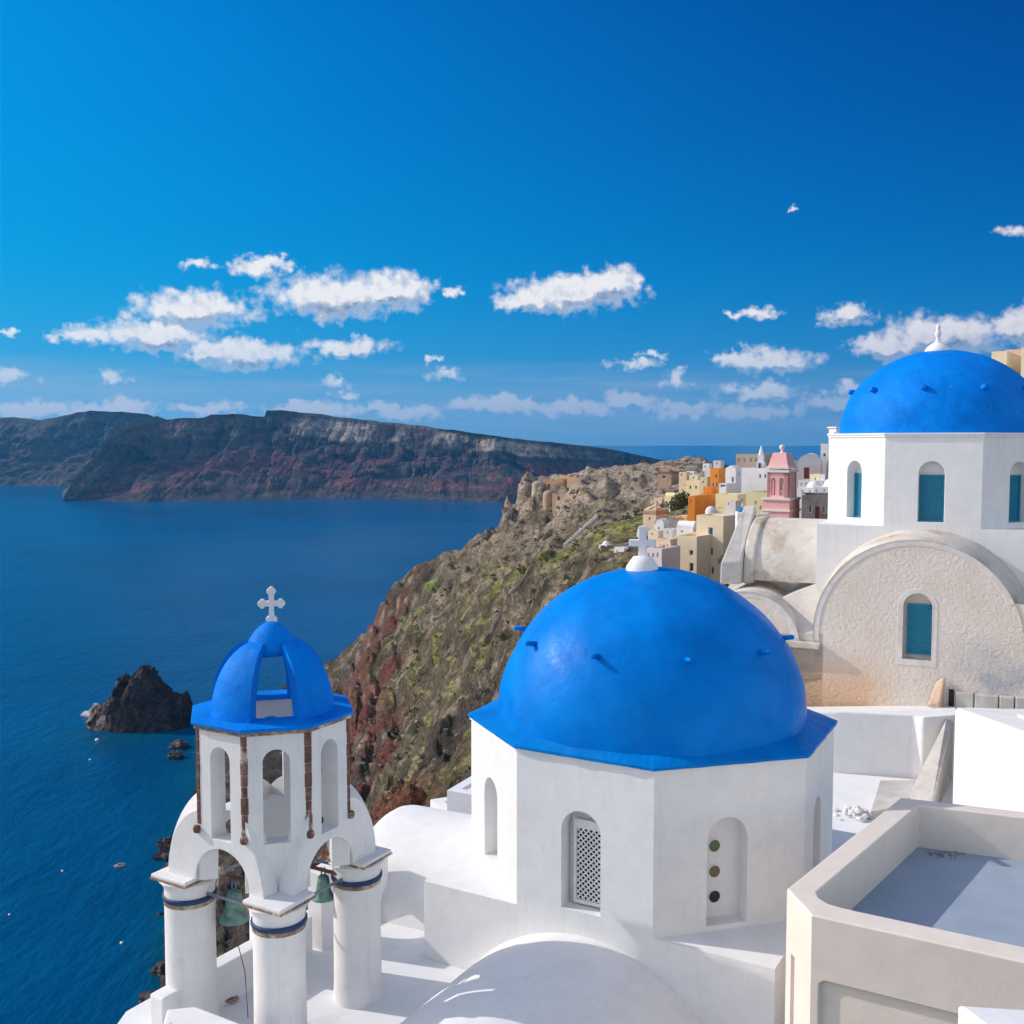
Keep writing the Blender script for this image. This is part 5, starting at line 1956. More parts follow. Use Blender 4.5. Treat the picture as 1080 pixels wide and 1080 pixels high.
def house(name, label, cat, px0, px1, px2, pyt, pyb, D, mat, wins=(), swins=(), ang=0.0, roof='flat', down=3.0, group=None, win_mat='window_dark',
          side_mat=None, lip=0.25, doors=(), roof_mat=None, depth=None, frame=None, auto=True):
    """near corner at px1, front face to px0, side face back to px2; wins are (x0, x1, y0, y1) picture positions on the front"""
    ca, sa = math.cos(ang), math.sin(ang)
    w = np.array((WV[0] * ca - WV[1] * sa, WV[0] * sa + WV[1] * ca, 0))
    n = np.array((w[1], -w[0], 0))
    N = atY(px1, pyt, D)
    zt, zb = N[2], atY(px1, pyb, D)[2]
    N0 = np.array((N[0], N[1], 0))
    # length of the front so that its far end shows at px0
    k0 = (px0 - 540) / FPX
    Lf = (N0[0] - k0 * N0[1]) / (w[0] - k0 * w[1])
    F0 = N0 - w * Lf
    if px2 > px1:
        k2 = (px2 - 540) / FPX
        den = (-n[0] + k2 * n[1])
        Ld = (k2 * N0[1] - N0[0]) / den if abs(den) > 1e-3 else 5.0
        Ld = float(np.clip(abs(Ld), 1.5, 14.0))
    else:
        Ld = depth or max(3.0, 0.6 * Lf)
    S = N0 - n * Ld
    T = F0 - n * Ld
    cen = (N0 + T) / 2
    root = empty(name, (cen[0], cen[1], zb), label=label, cat=cat, group=group)

    def uv(px, py, A, B):
        q = onwall(A, B, px, py)
        ww = (B - A) / np.linalg.norm(B - A)
        return float(np.dot(q - A, ww)), float(q[2])
    rr_ = random.Random(int(px0 * 3 + pyt * 5))
    if not wins and not doors and (px1 - px0) > 6 and roof != 'ruin' and auto:
        nw = max(1, int((px1 - px0) / 6))
        for q in range(nw):
            xc = px0 + (px1 - px0) * (q + 0.5 + rr_.uniform(-.15, .15)) / nw
            hh = min(4.5, (pyb - pyt) * .3)
            y_ = pyt + (pyb - pyt) * rr_.uniform(.18, .3)
            wins = list(wins) + [(xc - .9, xc + .9, y_, y_ + hh)]
    if not swins and px2 - px1 > 5 and roof != 'ruin':
        swins = [((px1 + px2) / 2 - .7, (px1 + px2) / 2 + .7, pyt + 4, pyt + 8)]
    mb = MB()
    hol = []
    wl = []
    for (kind, lst) in (('window', wins), ('door', doors)):
        for (x0, x1, y0, y1) in lst:
            a, z1 = uv(x0, y0, F0, N0)
            b_, z0 = uv(x1, y1, F0, N0)
            a, b_ = max(a, 0.08), min(b_, Lf - 0.08)
            z1, z0 = min(z1, zt - 0.1), max(z0, zb - down + .1)
            if b_ - a > 0.1 and z1 - z0 > 0.1:
                hol.append((rect(a, z0, b_, z1), 0.18))
                wl.append((kind, F0, w, n, a, b_, z0, z1))
    _z0 = zb - down
    mb.wallface(F0, N0, _z0, zt, holes=hol)
    hol2 = []
    for (x0, x1, y0, y1) in swins:
        a, z1 = uv(x0, y0, N0, S)
        b_, z0 = uv(x1, y1, N0, S)
        a, b_ = max(a, 0.08), min(b_, Ld - 0.08)
        if b_ - a > 0.1 and z1 - z0 > 0.1:
            hol2.append((rect(a, z0, b_, z1), 0.15))
            wl.append(('window', N0, -n, w, a, b_, z0, z1))
    mb.wallface(N0, S, _z0, zt, holes=hol2)
    mb.wallface(S, T, _z0, zt)
    mb.wallface(T, F0, _z0, zt)
    if roof == 'flat':
        i = 0.28
        inner = [F0 + w * i - n * i, N0 - w * i - n * i, S - w * i + n * i, T + w * i + n * i]
        mb.cap([tuple(p[:2]) for p in (F0, N0, S, T)], zt, holes=[[tuple(p[:2]) for p in inner]])
        for q in range(4):
            mb.wallface(inner[(q + 1) % 4], inner[q], zt - lip, zt)
    mb.build('wall', M[mat], root)
    if roof == 'flat':
        mb = MB()
        mb.cap([tuple(p[:2]) for p in inner], zt - lip + .01)
        mb.build('roof', M[roof_mat or mat], root)
    elif roof == 'vault':     # barrel across the front: axis runs back
        mb = MB()
        r = Lf / 2
        mb.barrel(F0 + n * 0.05, -n, Ld + .1, r, zt, r * 1.0, 0, math.pi, w, 20)
        for e in (F0 + n * 0.0, T - n * 0.02):
            vs = [e + w * r + (0, 0, zt)] + [e + w * (r + r * math.cos(t)) + np.array((0, 0, zt + r * math.sin(t))) for t in np.linspace(0, math.pi, 18)]
            mb.add(vs, [(0, k, k + 1) for k in range(1, 18)])
        mb.build('vault_roof', M[roof_mat or mat], root)
    elif roof == 'cross_vault':  # barrel along the front
        mb = MB()
        r = Ld / 2
        mb.barrel(F0, w, Lf, r, zt, r * 0.8, 0, math.pi, -n, 20)
        for e in (F0 + w * 0.02, N0 - w * 0.02):
            vs = [e - n * r + (0, 0, zt)] + [e - n * (r + .8 * r * math.cos(t)) + np.array((0, 0, zt + .8 * r * math.sin(t))) for t in np.linspace(0, math.pi, 18)]
            mb.add(vs, [(0, k, k + 1) for k in range(1, 18)])
        mb.build('vault_roof', M[roof_mat or mat], root)
    elif roof == 'dome':
        mb = MB()
        mb.cap([tuple(p[:2]) for p in (F0, N0, S, T)], zt)
        r = min(Lf, Ld) * 0.42
        mb.lathe((cen[0], cen[1], zt - .02), [(r * math.cos(t), r * math.sin(t)) for t in np.linspace(0, math.pi / 2, 12)], 24)
        mb.build('dome', M[roof_mat or mat], root)
    elif roof == 'gable':
        mb = MB()
        hg = Lf * 0.28
        a_, b_ = F0 + w * Lf / 2 + (0, 0, zt + hg), T + w * Lf / 2 + (0, 0, zt + hg)
        P4 = [p + (0, 0, zt) for p in (F0, N0, S, T)]
        mb.add(P4 + [a_, b_], [(0, 1, 4), (2, 3, 5), (1, 2, 5, 4), (3, 0, 4, 5)])
        mb.build('roof', M[roof_mat or mat], root)
    elif roof == 'ruin':
        mb = MB()
        r_ = random.Random(int(px0 * 7 + pyt))
        for (A, B) in ((F0, N0), (N0, S), (S, T), (T, F0)):
            L = np.linalg.norm(B - A)
            U = (B - A) / L
            Wq = np.array((U[1], -U[0], 0))
            m_ = max(3, int(L / 0.9))
            top = [(L * (1 - k / m_), zt + r_.uniform(-.1, 1.0) * r_.choice((0.15, .6, 1))) for k in range(m_ + 1)]
            mb.panel((A[0], A[1], 0), U, Wq, [(0, zt - .5), (L, zt - .5)] + top, [], 0.45)
        mb.build('broken_wall_top', M[mat], root)
    if roof == 'flat' and auto and rr_.random() < .65 and Lf > 3:
        mb = MB()
        c_ = F0 + w * Lf * rr_.uniform(.2, .8) - n * Ld * rr_.uniform(.3, .7)
        s_ = rr_.uniform(.45, .8)
        mb.box((c_[0], c_[1], zt - lip), (s_, s_, rr_.uniform(.8, 1.5)), math.atan2(w[1], w[0]))
        mb.box((c_[0] + .9, c_[1] + .4, zt - lip), (.25, .25, 1.3), 0.3)
        mb.build('chimney', M[rr_.choice(('white_wash', 'old_white_wash', mat))], root)
    for (kind, A, U, Wq, a, b_, z0, z1) in wl:
        m2 = MB()
        f = 0.07
        O = np.array((A[0], A[1], 0))
        m2.panel(O - Wq * 0.10, U, Wq, rect(a, z0, b_, z1), [(rect(a + f, z0 + f, b_ - f, z1 - f), None)], 0.07)
        wo = m2.build(kind, M[frame or ('white_wash' if kind == 'window' else 'door_red')], root)
        m2 = MB()
        m2.panel(O - Wq * 0.13, U, Wq, rect(a + .01, z0 + .01, b_ - .01, z1 - .01), [], 0.03)
        m2.build('pane' if kind == 'window' else 'door_leaf', M[win_mat if kind == 'window' else 'door_red'], wo)
    return dict(root=root, F0=F0, N0=N0, S=S, T=T, w=w, n=n, zt=zt, zb=zb, Lf=Lf, Ld=Ld, cen=cen)


G = 'houses of the ridge village'
# the tall cream house and its lower wing
house('cream_house', 'tall cream house with blue windows one above the other behind the near dome', 'house', 735, 763, 777, 544.5, 612, 106, 'cream_wash',
      wins=[(747, 752, 556, 565), (747, 752, 577, 586), (743.7, 747, 597, 608), (749.7, 753, 597.5, 606)], group=G, win_mat='window_blue', roof_mat='grey_old', down=4)
house('cream_house', 'lower cream house with square brown windows joined left of the tall cream house', 'house', 712, 735, 0, 566, 612, 104, 'cream_wash',
      wins=[(727, 731, 580, 586), (727, 731.5, 593.5, 603)], group=G, roof_mat='sand_wash', depth=6)
house('balcony_house', 'small salmon and cream house with three arched windows and pink balcony', 'house', 692.5, 707, 714.5, 569, 600, 102, 'sand_wash',
      wins=[(695, 697, 574, 581), (699, 701, 574, 581), (703, 705, 574, 581)], group=G)
bh = house('balcony_house', 'pale pink terrace house with little windows just right of the near white cross', 'house', 681, 698, 0, 579, 604, 99, 'rose_pale',
           wins=[(683, 685, 583, 588), (688, 690, 583, 588), (692.5, 694.5, 583, 588)], group=G, depth=4)
house('domed_house', 'small white domed house between the salmon balcony house and the tall cream house', 'house', 714, 731, 735, 556, 572, 112, 'white_wash',
      wins=[(718, 720.5, 559, 562)], roof='cross_vault', group=G)
house('orange_house', 'bright orange flat roofed house with one small window beside the green bush', 'house', 726, 733, 755, 523.5, 552, 124, 'orange_wash',
      wins=[(727.8, 729.8, 527, 531)], ang=0.10, group=G, down=4)
house('orange_house', 'orange house with stepped walls below the slim orange tower house', 'house', 742, 750, 757, 513.5, 530, 134, 'orange_wash', group=G, wins=[(746, 748, 519, 522)])
house('orange_tower_house', 'slim tall orange house with dark windows left of the white gabled house', 'house', 749, 758, 764, 494, 524, 142, 'orange_wash',
      wins=[(754, 756.5, 500, 504.5), (751, 753, 509, 514), (754.5, 757, 509, 518)], group=G)
house('yellow_house', 'pale yellow flat roofed house above the tall cream house', 'house', 755, 778, 788, 521.5, 556, 122, 'pale_yellow_wash', wins=[(757, 763, 535, 536.5)], group=G, down=4)
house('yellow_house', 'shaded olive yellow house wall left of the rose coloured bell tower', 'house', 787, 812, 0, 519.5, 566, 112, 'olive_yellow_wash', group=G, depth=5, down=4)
h = house('gabled_house', 'white gabled house with a tall arched window right of the slim orange tower house', 'house', 765, 776, 782, 494, 526, 132, 'white_wash',
          wins=[(771.5, 774, 503, 509)], roof='gable', group=G)
house('white_house', 'broad pale white house with two small green windows below a beige parapet', 'house', 781, 811, 0, 494, 526, 134, 'white_wash',
      wins=[(800.5, 802.7, 500, 504.5), (806, 808.2, 500, 504.5)], group=G, depth=8, roof_mat='brown_flat_roof')
house('beige_house', 'beige stone house with brown roof slab behind the broad white house', 'house', 776, 800, 0, 479, 498, 152, 'pale_ruin', group=G, depth=7, roof_mat='brown_flat_roof')
house('blue_balcony_house', 'low white house with pale blue balcony front at the foot of the white gabled house', 'house', 758.5, 766, 0, 510, 524, 128, 'white_wash',
      group=G, depth=3, wins=[(759.5, 765, 511, 514)], win_mat='window_blue')
# slim white bell spire
sp = atY(803, 470, 138)
mb = MB()
z_ = lambda py: atY(803, py, 138)[2]
rt = empty('bell_spire', (sp[0], sp[1], z_(500)), label='slim white tapering bell spire behind the broad white house', cat='bell tower')
mb.box((sp[0], sp[1], z_(500)), (1.0, 1.0, z_(487) - z_(500)), -.44)
mb.box((sp[0], sp[1], z_(487) + .002), (0.72, 0.72, z_(480) - z_(487)), -.44)
mb.lathe((sp[0], sp[1], z_(480)), [(0.36, 0), (0.3, .35), (.2, .8), (0.07, 1.15), (0, 1.3)], 12)
mb.build('spire_body', M['white_wash'], rt)
mb = MB()
mb.box((sp[0] - .3, sp[1] - .45, z_(494)), (0.3, 0.12, .7), -.44)
mb.build('bell_opening', M['window_dark'], rt)

# rose coloured bell tower
D = 96
zr = lambda py: atY(820, py, D)[2]
rx = atY(822, 500, D)
rose = empty('rose_bell_tower', (rx[0], rx[1], zr(556)), label='rose pink bell tower with white cornices, open arches and a round finial', cat='bell tower')


def rbox(mb, pxl, pxr, py0, py1, grow=0.0, dpt=2.6):
    a = atY(pxl, py1, D)
    b_ = atY(pxr, py1, D)
    N0 = np.array((b_[0], b_[1], 0.0)) + (WV - np.array((0, 0, 0))) * grow
    k0 = (pxl - 540) / FPX
    Lf = (b_[0] - k0 * b_[1]) / (WV[0] - k0 * WV[1]) + 2 * grow
    n = np.array((WV[1], -WV[0], 0))
    N0 = N0 + n * grow
    F0 = N0 - WV * Lf
    z0, z1 = atY(pxr, py1, D)[2], atY(pxr, py0, D)[2]
    mb.prism([tuple(p[:2]) for p in (F0, N0, N0 - n * (dpt + 2 * grow), F0 - n * (dpt + 2 * grow))], z0, z1)
    return F0, N0, n, z0, z1, Lf


mb = MB()
F0, N0, nR, z0, z1, Lf = rbox(mb, 805, 832, 527, 560, 0, 2.7)
mb.build('lower_storey', M['rose_wash'], rose)
for py0, py1 in ((525.5, 528), (538, 540)):
    mb = MB()
    rbox(mb, 805, 832, py0, py1, 0.12, 2.7)
    mb.build('cornice', M['rose_pale'], rose)
mb = MB()
# arches on the right side of the lower storey
for k in range(2):
    mb = MB()
    mb.panel(N0 - nR * (0.35 + 1.1 * k) + WV * 0.03, -nR, WV, arch(0.4, z0 + .5, 0.62, z0 + 1.5), [(arch(0.4, z0 + .5, 0.42, z0 + 1.5), None)], 0.03)
    a_o = mb.build('side_arch', M['rose_pale'], rose)
mb = MB()
ctr = (F0 + N0) / 2 - nR * 1.35
F1, N1b = F0 + WV * 0.30 - nR * 0.2, N0 - WV * 0.25 - nR * 0.2
zm0, zm1 = zr(527) + .0, zr(498)
L1 = np.linalg.norm(N1b - F1)
hw_ = L1 * 0.24
for (A, B, dd) in ((F1, N1b, nR), (N1b, N1b - nR * 2.2, None), (N1b - nR * 2.2, F1 - nR * 2.2, None), (F1 - nR * 2.2, F1, None)):
    L = np.linalg.norm(B - A)
    U = (B - A) / L
    Wq = np.array((U[1], -U[0], 0))
    mb.panel((A[0], A[1], 0), U, Wq, rect(0, zm0, L, zm1), [(arch(L * .30, zm0 + .35, L * .2, zm1 - .75), None), (arch(L * .70, zm0 + .35, L * .2, zm1 - .75), None)], 0.35)
mb.build('belfry', M['rose_wash'], rose)
for pyc, t_, g_ in ((498.5, .22, .16), (494.5, .2, .1)):
    mb = MB()
    q = [F1 - WV * g_ + nR * g_, N1b + WV * g_ + nR * g_, N1b + WV * g_ - nR * (2.2 + g_), F1 - WV * g_ - nR * (2.2 + g_)]
    zc = zr(pyc)
    mb.prism([tuple(p[:2]) for p in q], zc, zc + t_)
    mb.build('cornice', M['rose_pale'], rose)
mb = MB()
z5, z6 = zr(494.5) + .2, zr(477.5)
q = [F1 + WV * .05 - nR * .05, N1b - WV * .05 - nR * .05, N1b - WV * .05 - nR * 2.15, F1 + WV * .05 - nR * 2.15]
cq = sum(q) / 4
vs = [p + (0, 0, z5) for p in q] + [cq + (p - cq) * 0.66 + (0, 0, z6) for p in q]
mb.add(vs, [(3, 2, 1, 0), (4, 5, 6, 7), (0, 1, 5, 4), (1, 2, 6, 5), (2, 3, 7, 6), (3, 0, 4, 7)])
mb.build('hipped_roof', M['rose_wash'], rose)
mb = MB()
mb.lathe((cq[0], cq[1], z6), [(.22, 0), (.12, .12), (.1, .2), (.24, .38), (.28, .52), (.2, .68), (0.0, .74)], 16)
mb.build('finial', M['rose_pale'], rose)
mb = MB()
mb.box(((F1 + WV * .2 * L1)[0], (F1 + WV * .2)[1] + .1, zm0), (.25, .25, .55), 0)
mb.build('little_cross', M['white_wash'], rose)

# houses right of the rose tower
house('barrel_house', 'cream barrel vaulted house with dark brown doorway right of the rose bell tower', 'house', 840, 866, 0, 491, 520, 118, 'rose_pale', roof='vault', group=G, ang=0.3,
      doors=[(848, 853.5, 493, 505)], depth=7, roof_mat='white_wash')
house('terrace_house', 'low old white terrace wall below the barrel vaulted cream house', 'house', 842, 872, 0, 507, 516, 108, 'old_white_wash', group=G, depth=4)
house('tall_cream_house', 'tall narrow cream house standing behind the white corner of the upper church', 'house', 865, 882, 0, 468, 520, 124, 'old_white_wash', group=G, depth=6, wins=[(868, 871, 478, 482)])
house('domed_house', 'low white house with two small domes above the grey stone house', 'house', 841, 858, 0, 515, 524, 100, 'white_wash', group=G, roof='dome', depth=5)
house('domed_house', 'white domed house touching the left corner of the upper church', 'house', 858, 880, 0, 514, 524, 98, 'white_wash', group=G, roof='dome', depth=5)
house('stone_house', 'grey stone house with white framed windows and a brown red door', 'house', 846, 878, 0, 523, 556, 92, 'grey_stone', group=G, depth=6, ang=0.33,
      wins=[(853, 856.5, 533, 541), (867.5, 870.5, 534, 542)], doors=[(860, 864, 534, 549)])

# houses left, further along the ridge
house('curved_house', 'pale yellow house with a curved vaulted front among the brown rocks', 'house', 701, 717, 721, 524, 540, 168, 'pale_yellow_wash', roof='cross_vault', group=G, wins=[(706, 709, 528, 532)])
house('pale_yellow_house', 'stepped pale yellow house group behind the green bush', 'house', 724, 738, 744, 507, 524, 160, 'pale_yellow_wash', wins=[(727, 729, 512, 516), (733, 735, 512, 516)], group=G)
house('pale_yellow_house', 'small pale yellow house just left of the slim orange tower', 'house', 738, 746, 751, 503, 520, 156, 'sand_wash', wins=[(741, 742.5, 507, 510)], group=G)
house('pale_yellow_house', 'flat pale yellow house below the brown ruins at the ridge top', 'house', 716, 727, 730, 513, 528, 164, 'sand_wash', group=G)
house('tan_house', 'tan roofless house above a white vaulted shed left of the bushes', 'house', 678.5, 692, 704, 539, 562, 126, 'sand_wash', roof='ruin', group=G, wins=[(684, 686, 545, 549)])
house('white_shed', 'small white vaulted shed in front of the tan roofless house', 'house', 690.5, 700, 703, 553, 566, 120, 'white_wash', roof='vault', group=G)
house('white_shed', 'low white flat shed with a brown shutter between tan house and orange house', 'house', 705, 714, 718, 545, 556, 126, 'old_white_wash', group=G, wins=[(710, 714, 547, 549)])
house('brown_house', 'tall tan ruined house with one window hole near the ridge top', 'house', 694, 708, 719, 497.5, 524, 205, 'tan_ruin', roof='ruin', group=G, wins=[(698.5, 702, 501, 505)])
house('ridge_house', 'low brown ruined walls on the skyline at the end of the village', 'house', 700, 726, 733, 488.5, 498, 235, 'tan_ruin', roof='ruin', group=G, wins=[(708, 711, 490, 493)])
house('ridge_house', 'brown roofless house on the skyline beside the sea', 'house', 722, 738, 744, 489, 500, 226, 'grey_stone', roof='ruin', group=G)
house('ridge_house', 'small white flat house on the skyline among brown ruins', 'house', 697, 706, 709, 493, 499, 238, 'white_wash', group=G, depth=4)
house('ridge_house', 'pale flat hut on the ridge line right of the ruined castle', 'house', 626, 639, 642, 501.5, 509, 246, 'pale_ruin', group=G, depth=5)
for (x0, x1, x2, yt, yb, D_, mt, lb) in [
        (724, 732, 735, 497, 506, 212, 'white_wash', 'tiny white house among dark rocks below the skyline ruins'),
        (733, 742, 745, 499, 508, 205, 'pale_ruin', 'small grey beige house right of the tiny white skyline house'),
        (743, 749, 751, 495, 505, 190, 'old_white_wash', 'small off white house left of the slim orange tower top'),
        (712, 720, 723, 503, 512, 208, 'tan_ruin', 'brown stone house right of the tall tan ruin'),
        (632, 640, 643, 575, 582, 117, 'white_wash', 'small white angular house on the grass slope left of the near cross'),
        (640, 652, 655, 580, 588, 114, 'sand_wash', 'low sand coloured terrace house on the slope left of the near cross'),
        (648, 658, 661, 578, 586, 113, 'white_wash', 'small white house just left of the near cross arm'),
        (660, 668, 671, 573, 582, 117, 'sand_wash', 'little sand coloured house behind the near cross'),
        (766, 776, 779, 528, 540, 108, 'old_white_wash', 'small old white house at the top of the tall cream house roof')]:
    house('small_house', lb, 'house', x0, x1, x2, yt, yb, D_, mt, group=G, wins=[(x0 + 2, x0 + 3.6, yt + 2, yt + 4.5)] if x1 - x0 > 8 else (), roof='dome' if 'angular' in lb else 'flat', down=4)
# more houses stepping down the ridge
for (x0, x1, x2, yt, yb, D_, mt, rf, lb) in [
        (664, 673, 677, 552, 562, 134, 'sand_wash', 'flat', 'sand coloured house on the slope left of the tan roofless house'),
        (672, 680, 683, 562, 570, 122, 'white_wash', 'cross_vault', 'low white vaulted house above the arm of the near cross'),
        (684, 694, 697, 560, 569, 116, 'cream_wash', 'flat', 'cream house just above the salmon balcony house'),
        (700, 709, 712, 558, 568, 114, 'old_white_wash', 'flat', 'off white house left of the small white domed house'),
        (716, 724, 727, 544, 552, 130, 'pale_yellow_wash', 'flat', 'small yellow house at the left foot of the bright orange house'),
        (706, 713, 716, 533, 541, 150, 'white_wash', 'flat', 'white house under the olive green trees'),
        (690, 698, 701, 526, 534, 172, 'sand_wash', 'flat', 'sand coloured house left of the curved vaulted yellow house'),
        (716, 724, 727, 498, 506, 196, 'sand_wash', 'flat', 'sand coloured house right of the tall tan ruin below the skyline'),
        (741, 748, 751, 489, 496, 215, 'white_wash', 'flat', 'white skyline house at the right end of the ruins'),
        (752, 760, 763, 486, 494, 185, 'old_white_wash', 'flat', 'off white house behind the slim orange tower house'),
        (727, 736, 739, 501, 509, 182, 'cream_wash', 'flat', 'cream house above the stepped pale yellow houses'),
        (654, 662, 665, 562, 569, 136, 'old_white_wash', 'flat', 'lone off white house high on the grass slope left of the village'),
        (830, 838, 841, 486, 500, 150, 'cream_wash', 'flat', 'cream house seen between rose bell tower and barrel vaulted house'),
        (812, 822, 825, 484, 498, 148, 'white_wash', 'flat', 'white house directly behind the roof of the rose bell tower'),
        (854, 864, 867, 500, 512, 110, 'cream_wash', 'flat', 'small cream lean-to in front of the barrel vaulted house')]:
    house('small_house', lb, 'house', x0, x1, x2, yt, yb, D_, mt, group=G, roof=rf, down=5)
# chapel with a small blue dome on the buttress top
ch = atY(783, 540, 34)
cr = empty('blue_dome_chapel', (ch[0], ch[1], ch[2] - .6), label='tiny white chapel lantern with blue dome at the top of the grey buttress', cat='chapel')
mb = MB()
mb.prism([(ch[0] - .22, ch[1] - .2), (ch[0] + .2, ch[1] - .28), (ch[0] + .25, ch[1] + .2), (ch[0] - .18, ch[1] + .25)], ch[2] - .9, [ch[2], ch[2] - .02, ch[2], ch[2] + .02])
mb.build('base', M['white'], cr, bevel=.03)
mb = MB()
mb.lathe((ch[0], ch[1], ch[2] - .005), [(.15 * math.cos(t), .15 * math.sin(t)) for t in np.linspace(0, math.pi / 2, 10)], 20)
mb.build('dome', M['blue_rim'], cr)
mb = MB()
mb.box((ch[0], ch[1], ch[2] + .13), (.03, .03, .18))
mb.box((ch[0], ch[1], ch[2] + .21), (.10, .032, .03))
mb.build('cross', M['white'], cr)
# houses on the hill at the upper right
hill = 'houses on the hill behind the upper dome'
house('hill_house', 'white stepped house with a slit window above the right shoulder of the upper dome', 'house', 1042, 1062, 0, 370, 420, 62, 'cream_wash', group=hill, depth=6, down=5,
      wins=[(1053, 1054.5, 376, 379)])
house('hill_house', 'salmon walled house with a white roof edge at the right border of the view', 'house', 1056, 1082, 0, 368, 420, 66, 'salmon_wash', group=hill, depth=6, down=6, roof_mat='white_wash')
house('hill_house', 'cream house block at the right border rising above the salmon wall', 'house', 1073, 1110, 0, 365, 420, 60, 'cream_wash', group=hill, depth=7, down=6)
house('hill_house', 'low white wall house just touching the right side of the upper dome', 'house', 1068, 1100, 0, 394, 430, 54, 'white_wash', group=hill, depth=5, down=6)

# ------------------------------------------------------------------ ruined castle on the rock
D = 256
cas = empty('castle_ruin', tuple(atY(590, 525, D)), label='ruined brown castle walls with a round tower on the pale rock above the sea', cat='ruin')


def cz(py, Dd=D):
    return atY(590, py, Dd)[2]


def ctower(px, pyt, pyb, rpx, Dd, mat, dome=True):
    c = atY(px, pyt, Dd)
    r = rpx / FPX * Dd
    mb = MB()
    hb = cz(pyb, Dd)
    ht = c[2]
    pr = [(r * 1.15, hb - 3), (r * 1.05, hb), (r, ht - r * .7)]
    pr += [(r * math.cos(t), ht - r * .7 + r * .7 * math.sin(t)) for t in np.linspace(0.1, math.pi / 2, 8)] if dome else [(r, ht), (0, ht)]
    mb.lathe((c[0], c[1], 0), pr, 20, fn=lambda a, rr_, z: rr_ * (1 + .04 * math.sin(3 * a + z)))
    mb.build('tower', M[mat], cas)


ctower(567.5, 507, 522, 6.5, 262, 'pale_ruin')
ctower(579, 517, 545, 6.5, 250, 'tan_ruin')
r_ = random.Random(12)
for (x0, x1, yt, yb, Dd, mt) in [(575, 596, 507, 524, 262, 'orange_ruin'), (592, 602, 502.5, 520, 264, 'orange_ruin'), (600, 616, 504, 526, 256, 'orange_ruin'), (612, 623, 508, 528, 254, 'tan_ruin'),
                                 (585, 604, 522, 536, 246, 'tan_ruin'), (588, 598, 530, 541, 242, 'orange_ruin'), (606, 624, 520, 532, 246, 'pale_ruin')]:
    a, b_ = atY(x0, yt, Dd), atY(x1, yt, Dd - 3)
    U = (b_ - a)
    U[2] = 0
    L = np.linalg.norm(U)
    U /= L
    Wq = np.array((U[1], -U[0], 0))
    zt, zb = a[2] + 0.9, atY(x0, yb, Dd)[2]
    m_ = max(4, int(L / 0.8))
    top = [(L * (1 - k / m_), zt + r_.uniform(-1.0, .2)) for k in range(m_ + 1)]
    hs_ = []
    for k in range(int(L / 2.2)):
        u = 0.8 + 2.1 * k
        if u + .7 < L and r_.random() < .75:
            hs_.append((rect(u, zb + (zt - zb) * .45, u + .6, zb + (zt - zb) * .45 + 1.0), None))
    mb = MB()
    mb.panel((a[0], a[1], 0), U, Wq, [(0, zb - 3), (L, zb - 3)] + top, hs_, 0.7)
    # return wall for depth
    mb.panel((a + U * L)[:2].tolist() + [0], -Wq, U, [(0, zb - 3), (5, zb - 3), (5, zt - 1.5), (2.5, zt - .4), (0, zt - .5)], [], 0.7)
    mb.panel(a[:2].tolist() + [0], -Wq, U, [(0, zb - 3), (5, zb - 3), (5, zt - 1.2), (2.5, zt - .9), (0, zt - .5)], [], 0.7)
    mb.build('ruined_wall', M[mt], cas)
# white doorway frame in the castle
g0 = atY(603.5, 514, 252)
mb = MB()
mb.panel(g0, (0.97, -.24, 0), (-.24, -.97, 0), rect(0, -1.9, 1.4, .6), [(rect(.2, -1.9, .6, .3), None), (rect(.8, -1.9, 1.2, .3), None)], 0.3)
mb.build('doorway', M['white_wash'], cas)

# ------------------------------------------------------------------ trees and bushes near the houses
def leafmat(name, c):
    m, nt, b = base_mat(name)
    pos = nt.new('ShaderNodeNewGeometry').outputs['Position']
    n1 = nt.noise(pos, 2.0, 3, 0.6).outputs[0]
    col_ = nt.mix(nt.mrange(n1, 0.3, 0.7), tuple(k * .6 for k in c), tuple(k * 1.4 for k in c))
    nt.l.new(col_, b.inputs['Base Color'])
    b.inputs['Roughness'].default_value = 0.8
    return m


M['leaf'] = leafmat('olive_green_leaves', (0.085, 0.095, 0.025))
M['scrub'] = leafmat('dark_scrub_leaves', (0.085, 0.085, 0.042))
M['dry'] = leafmat('dry_tan_scrub', (0.20, 0.15, 0.06))


def crown_leaves(mb, c, rx, ry, rz, n, s, rnd):
    for _ in range(n):
        while True:
            d = np.array([rnd.uniform(-1, 1) for _ in range(3)])
            q = np.linalg.norm(d)
            if 0.25 < q < 1:
                break
        d = d * (0.75 + 0.25 * math.sin(d[0] * 5 + c[0]) * math.cos(d[1] * 4))
        p = np.array(c) + d * (rx, ry, rz)
        a = np.array([rnd.gauss(0, 1) for _ in range(3)])
        a /= np.linalg.norm(a)
        b_ = np.cross(a, [rnd.gauss(0, 1) for _ in range(3)])
        b_ /= np.linalg.norm(b_)
        mb.add([p - a * s, p + b_ * s * .6, p + a * s, p - b_ * s * .6], [(0, 1, 2, 3)])


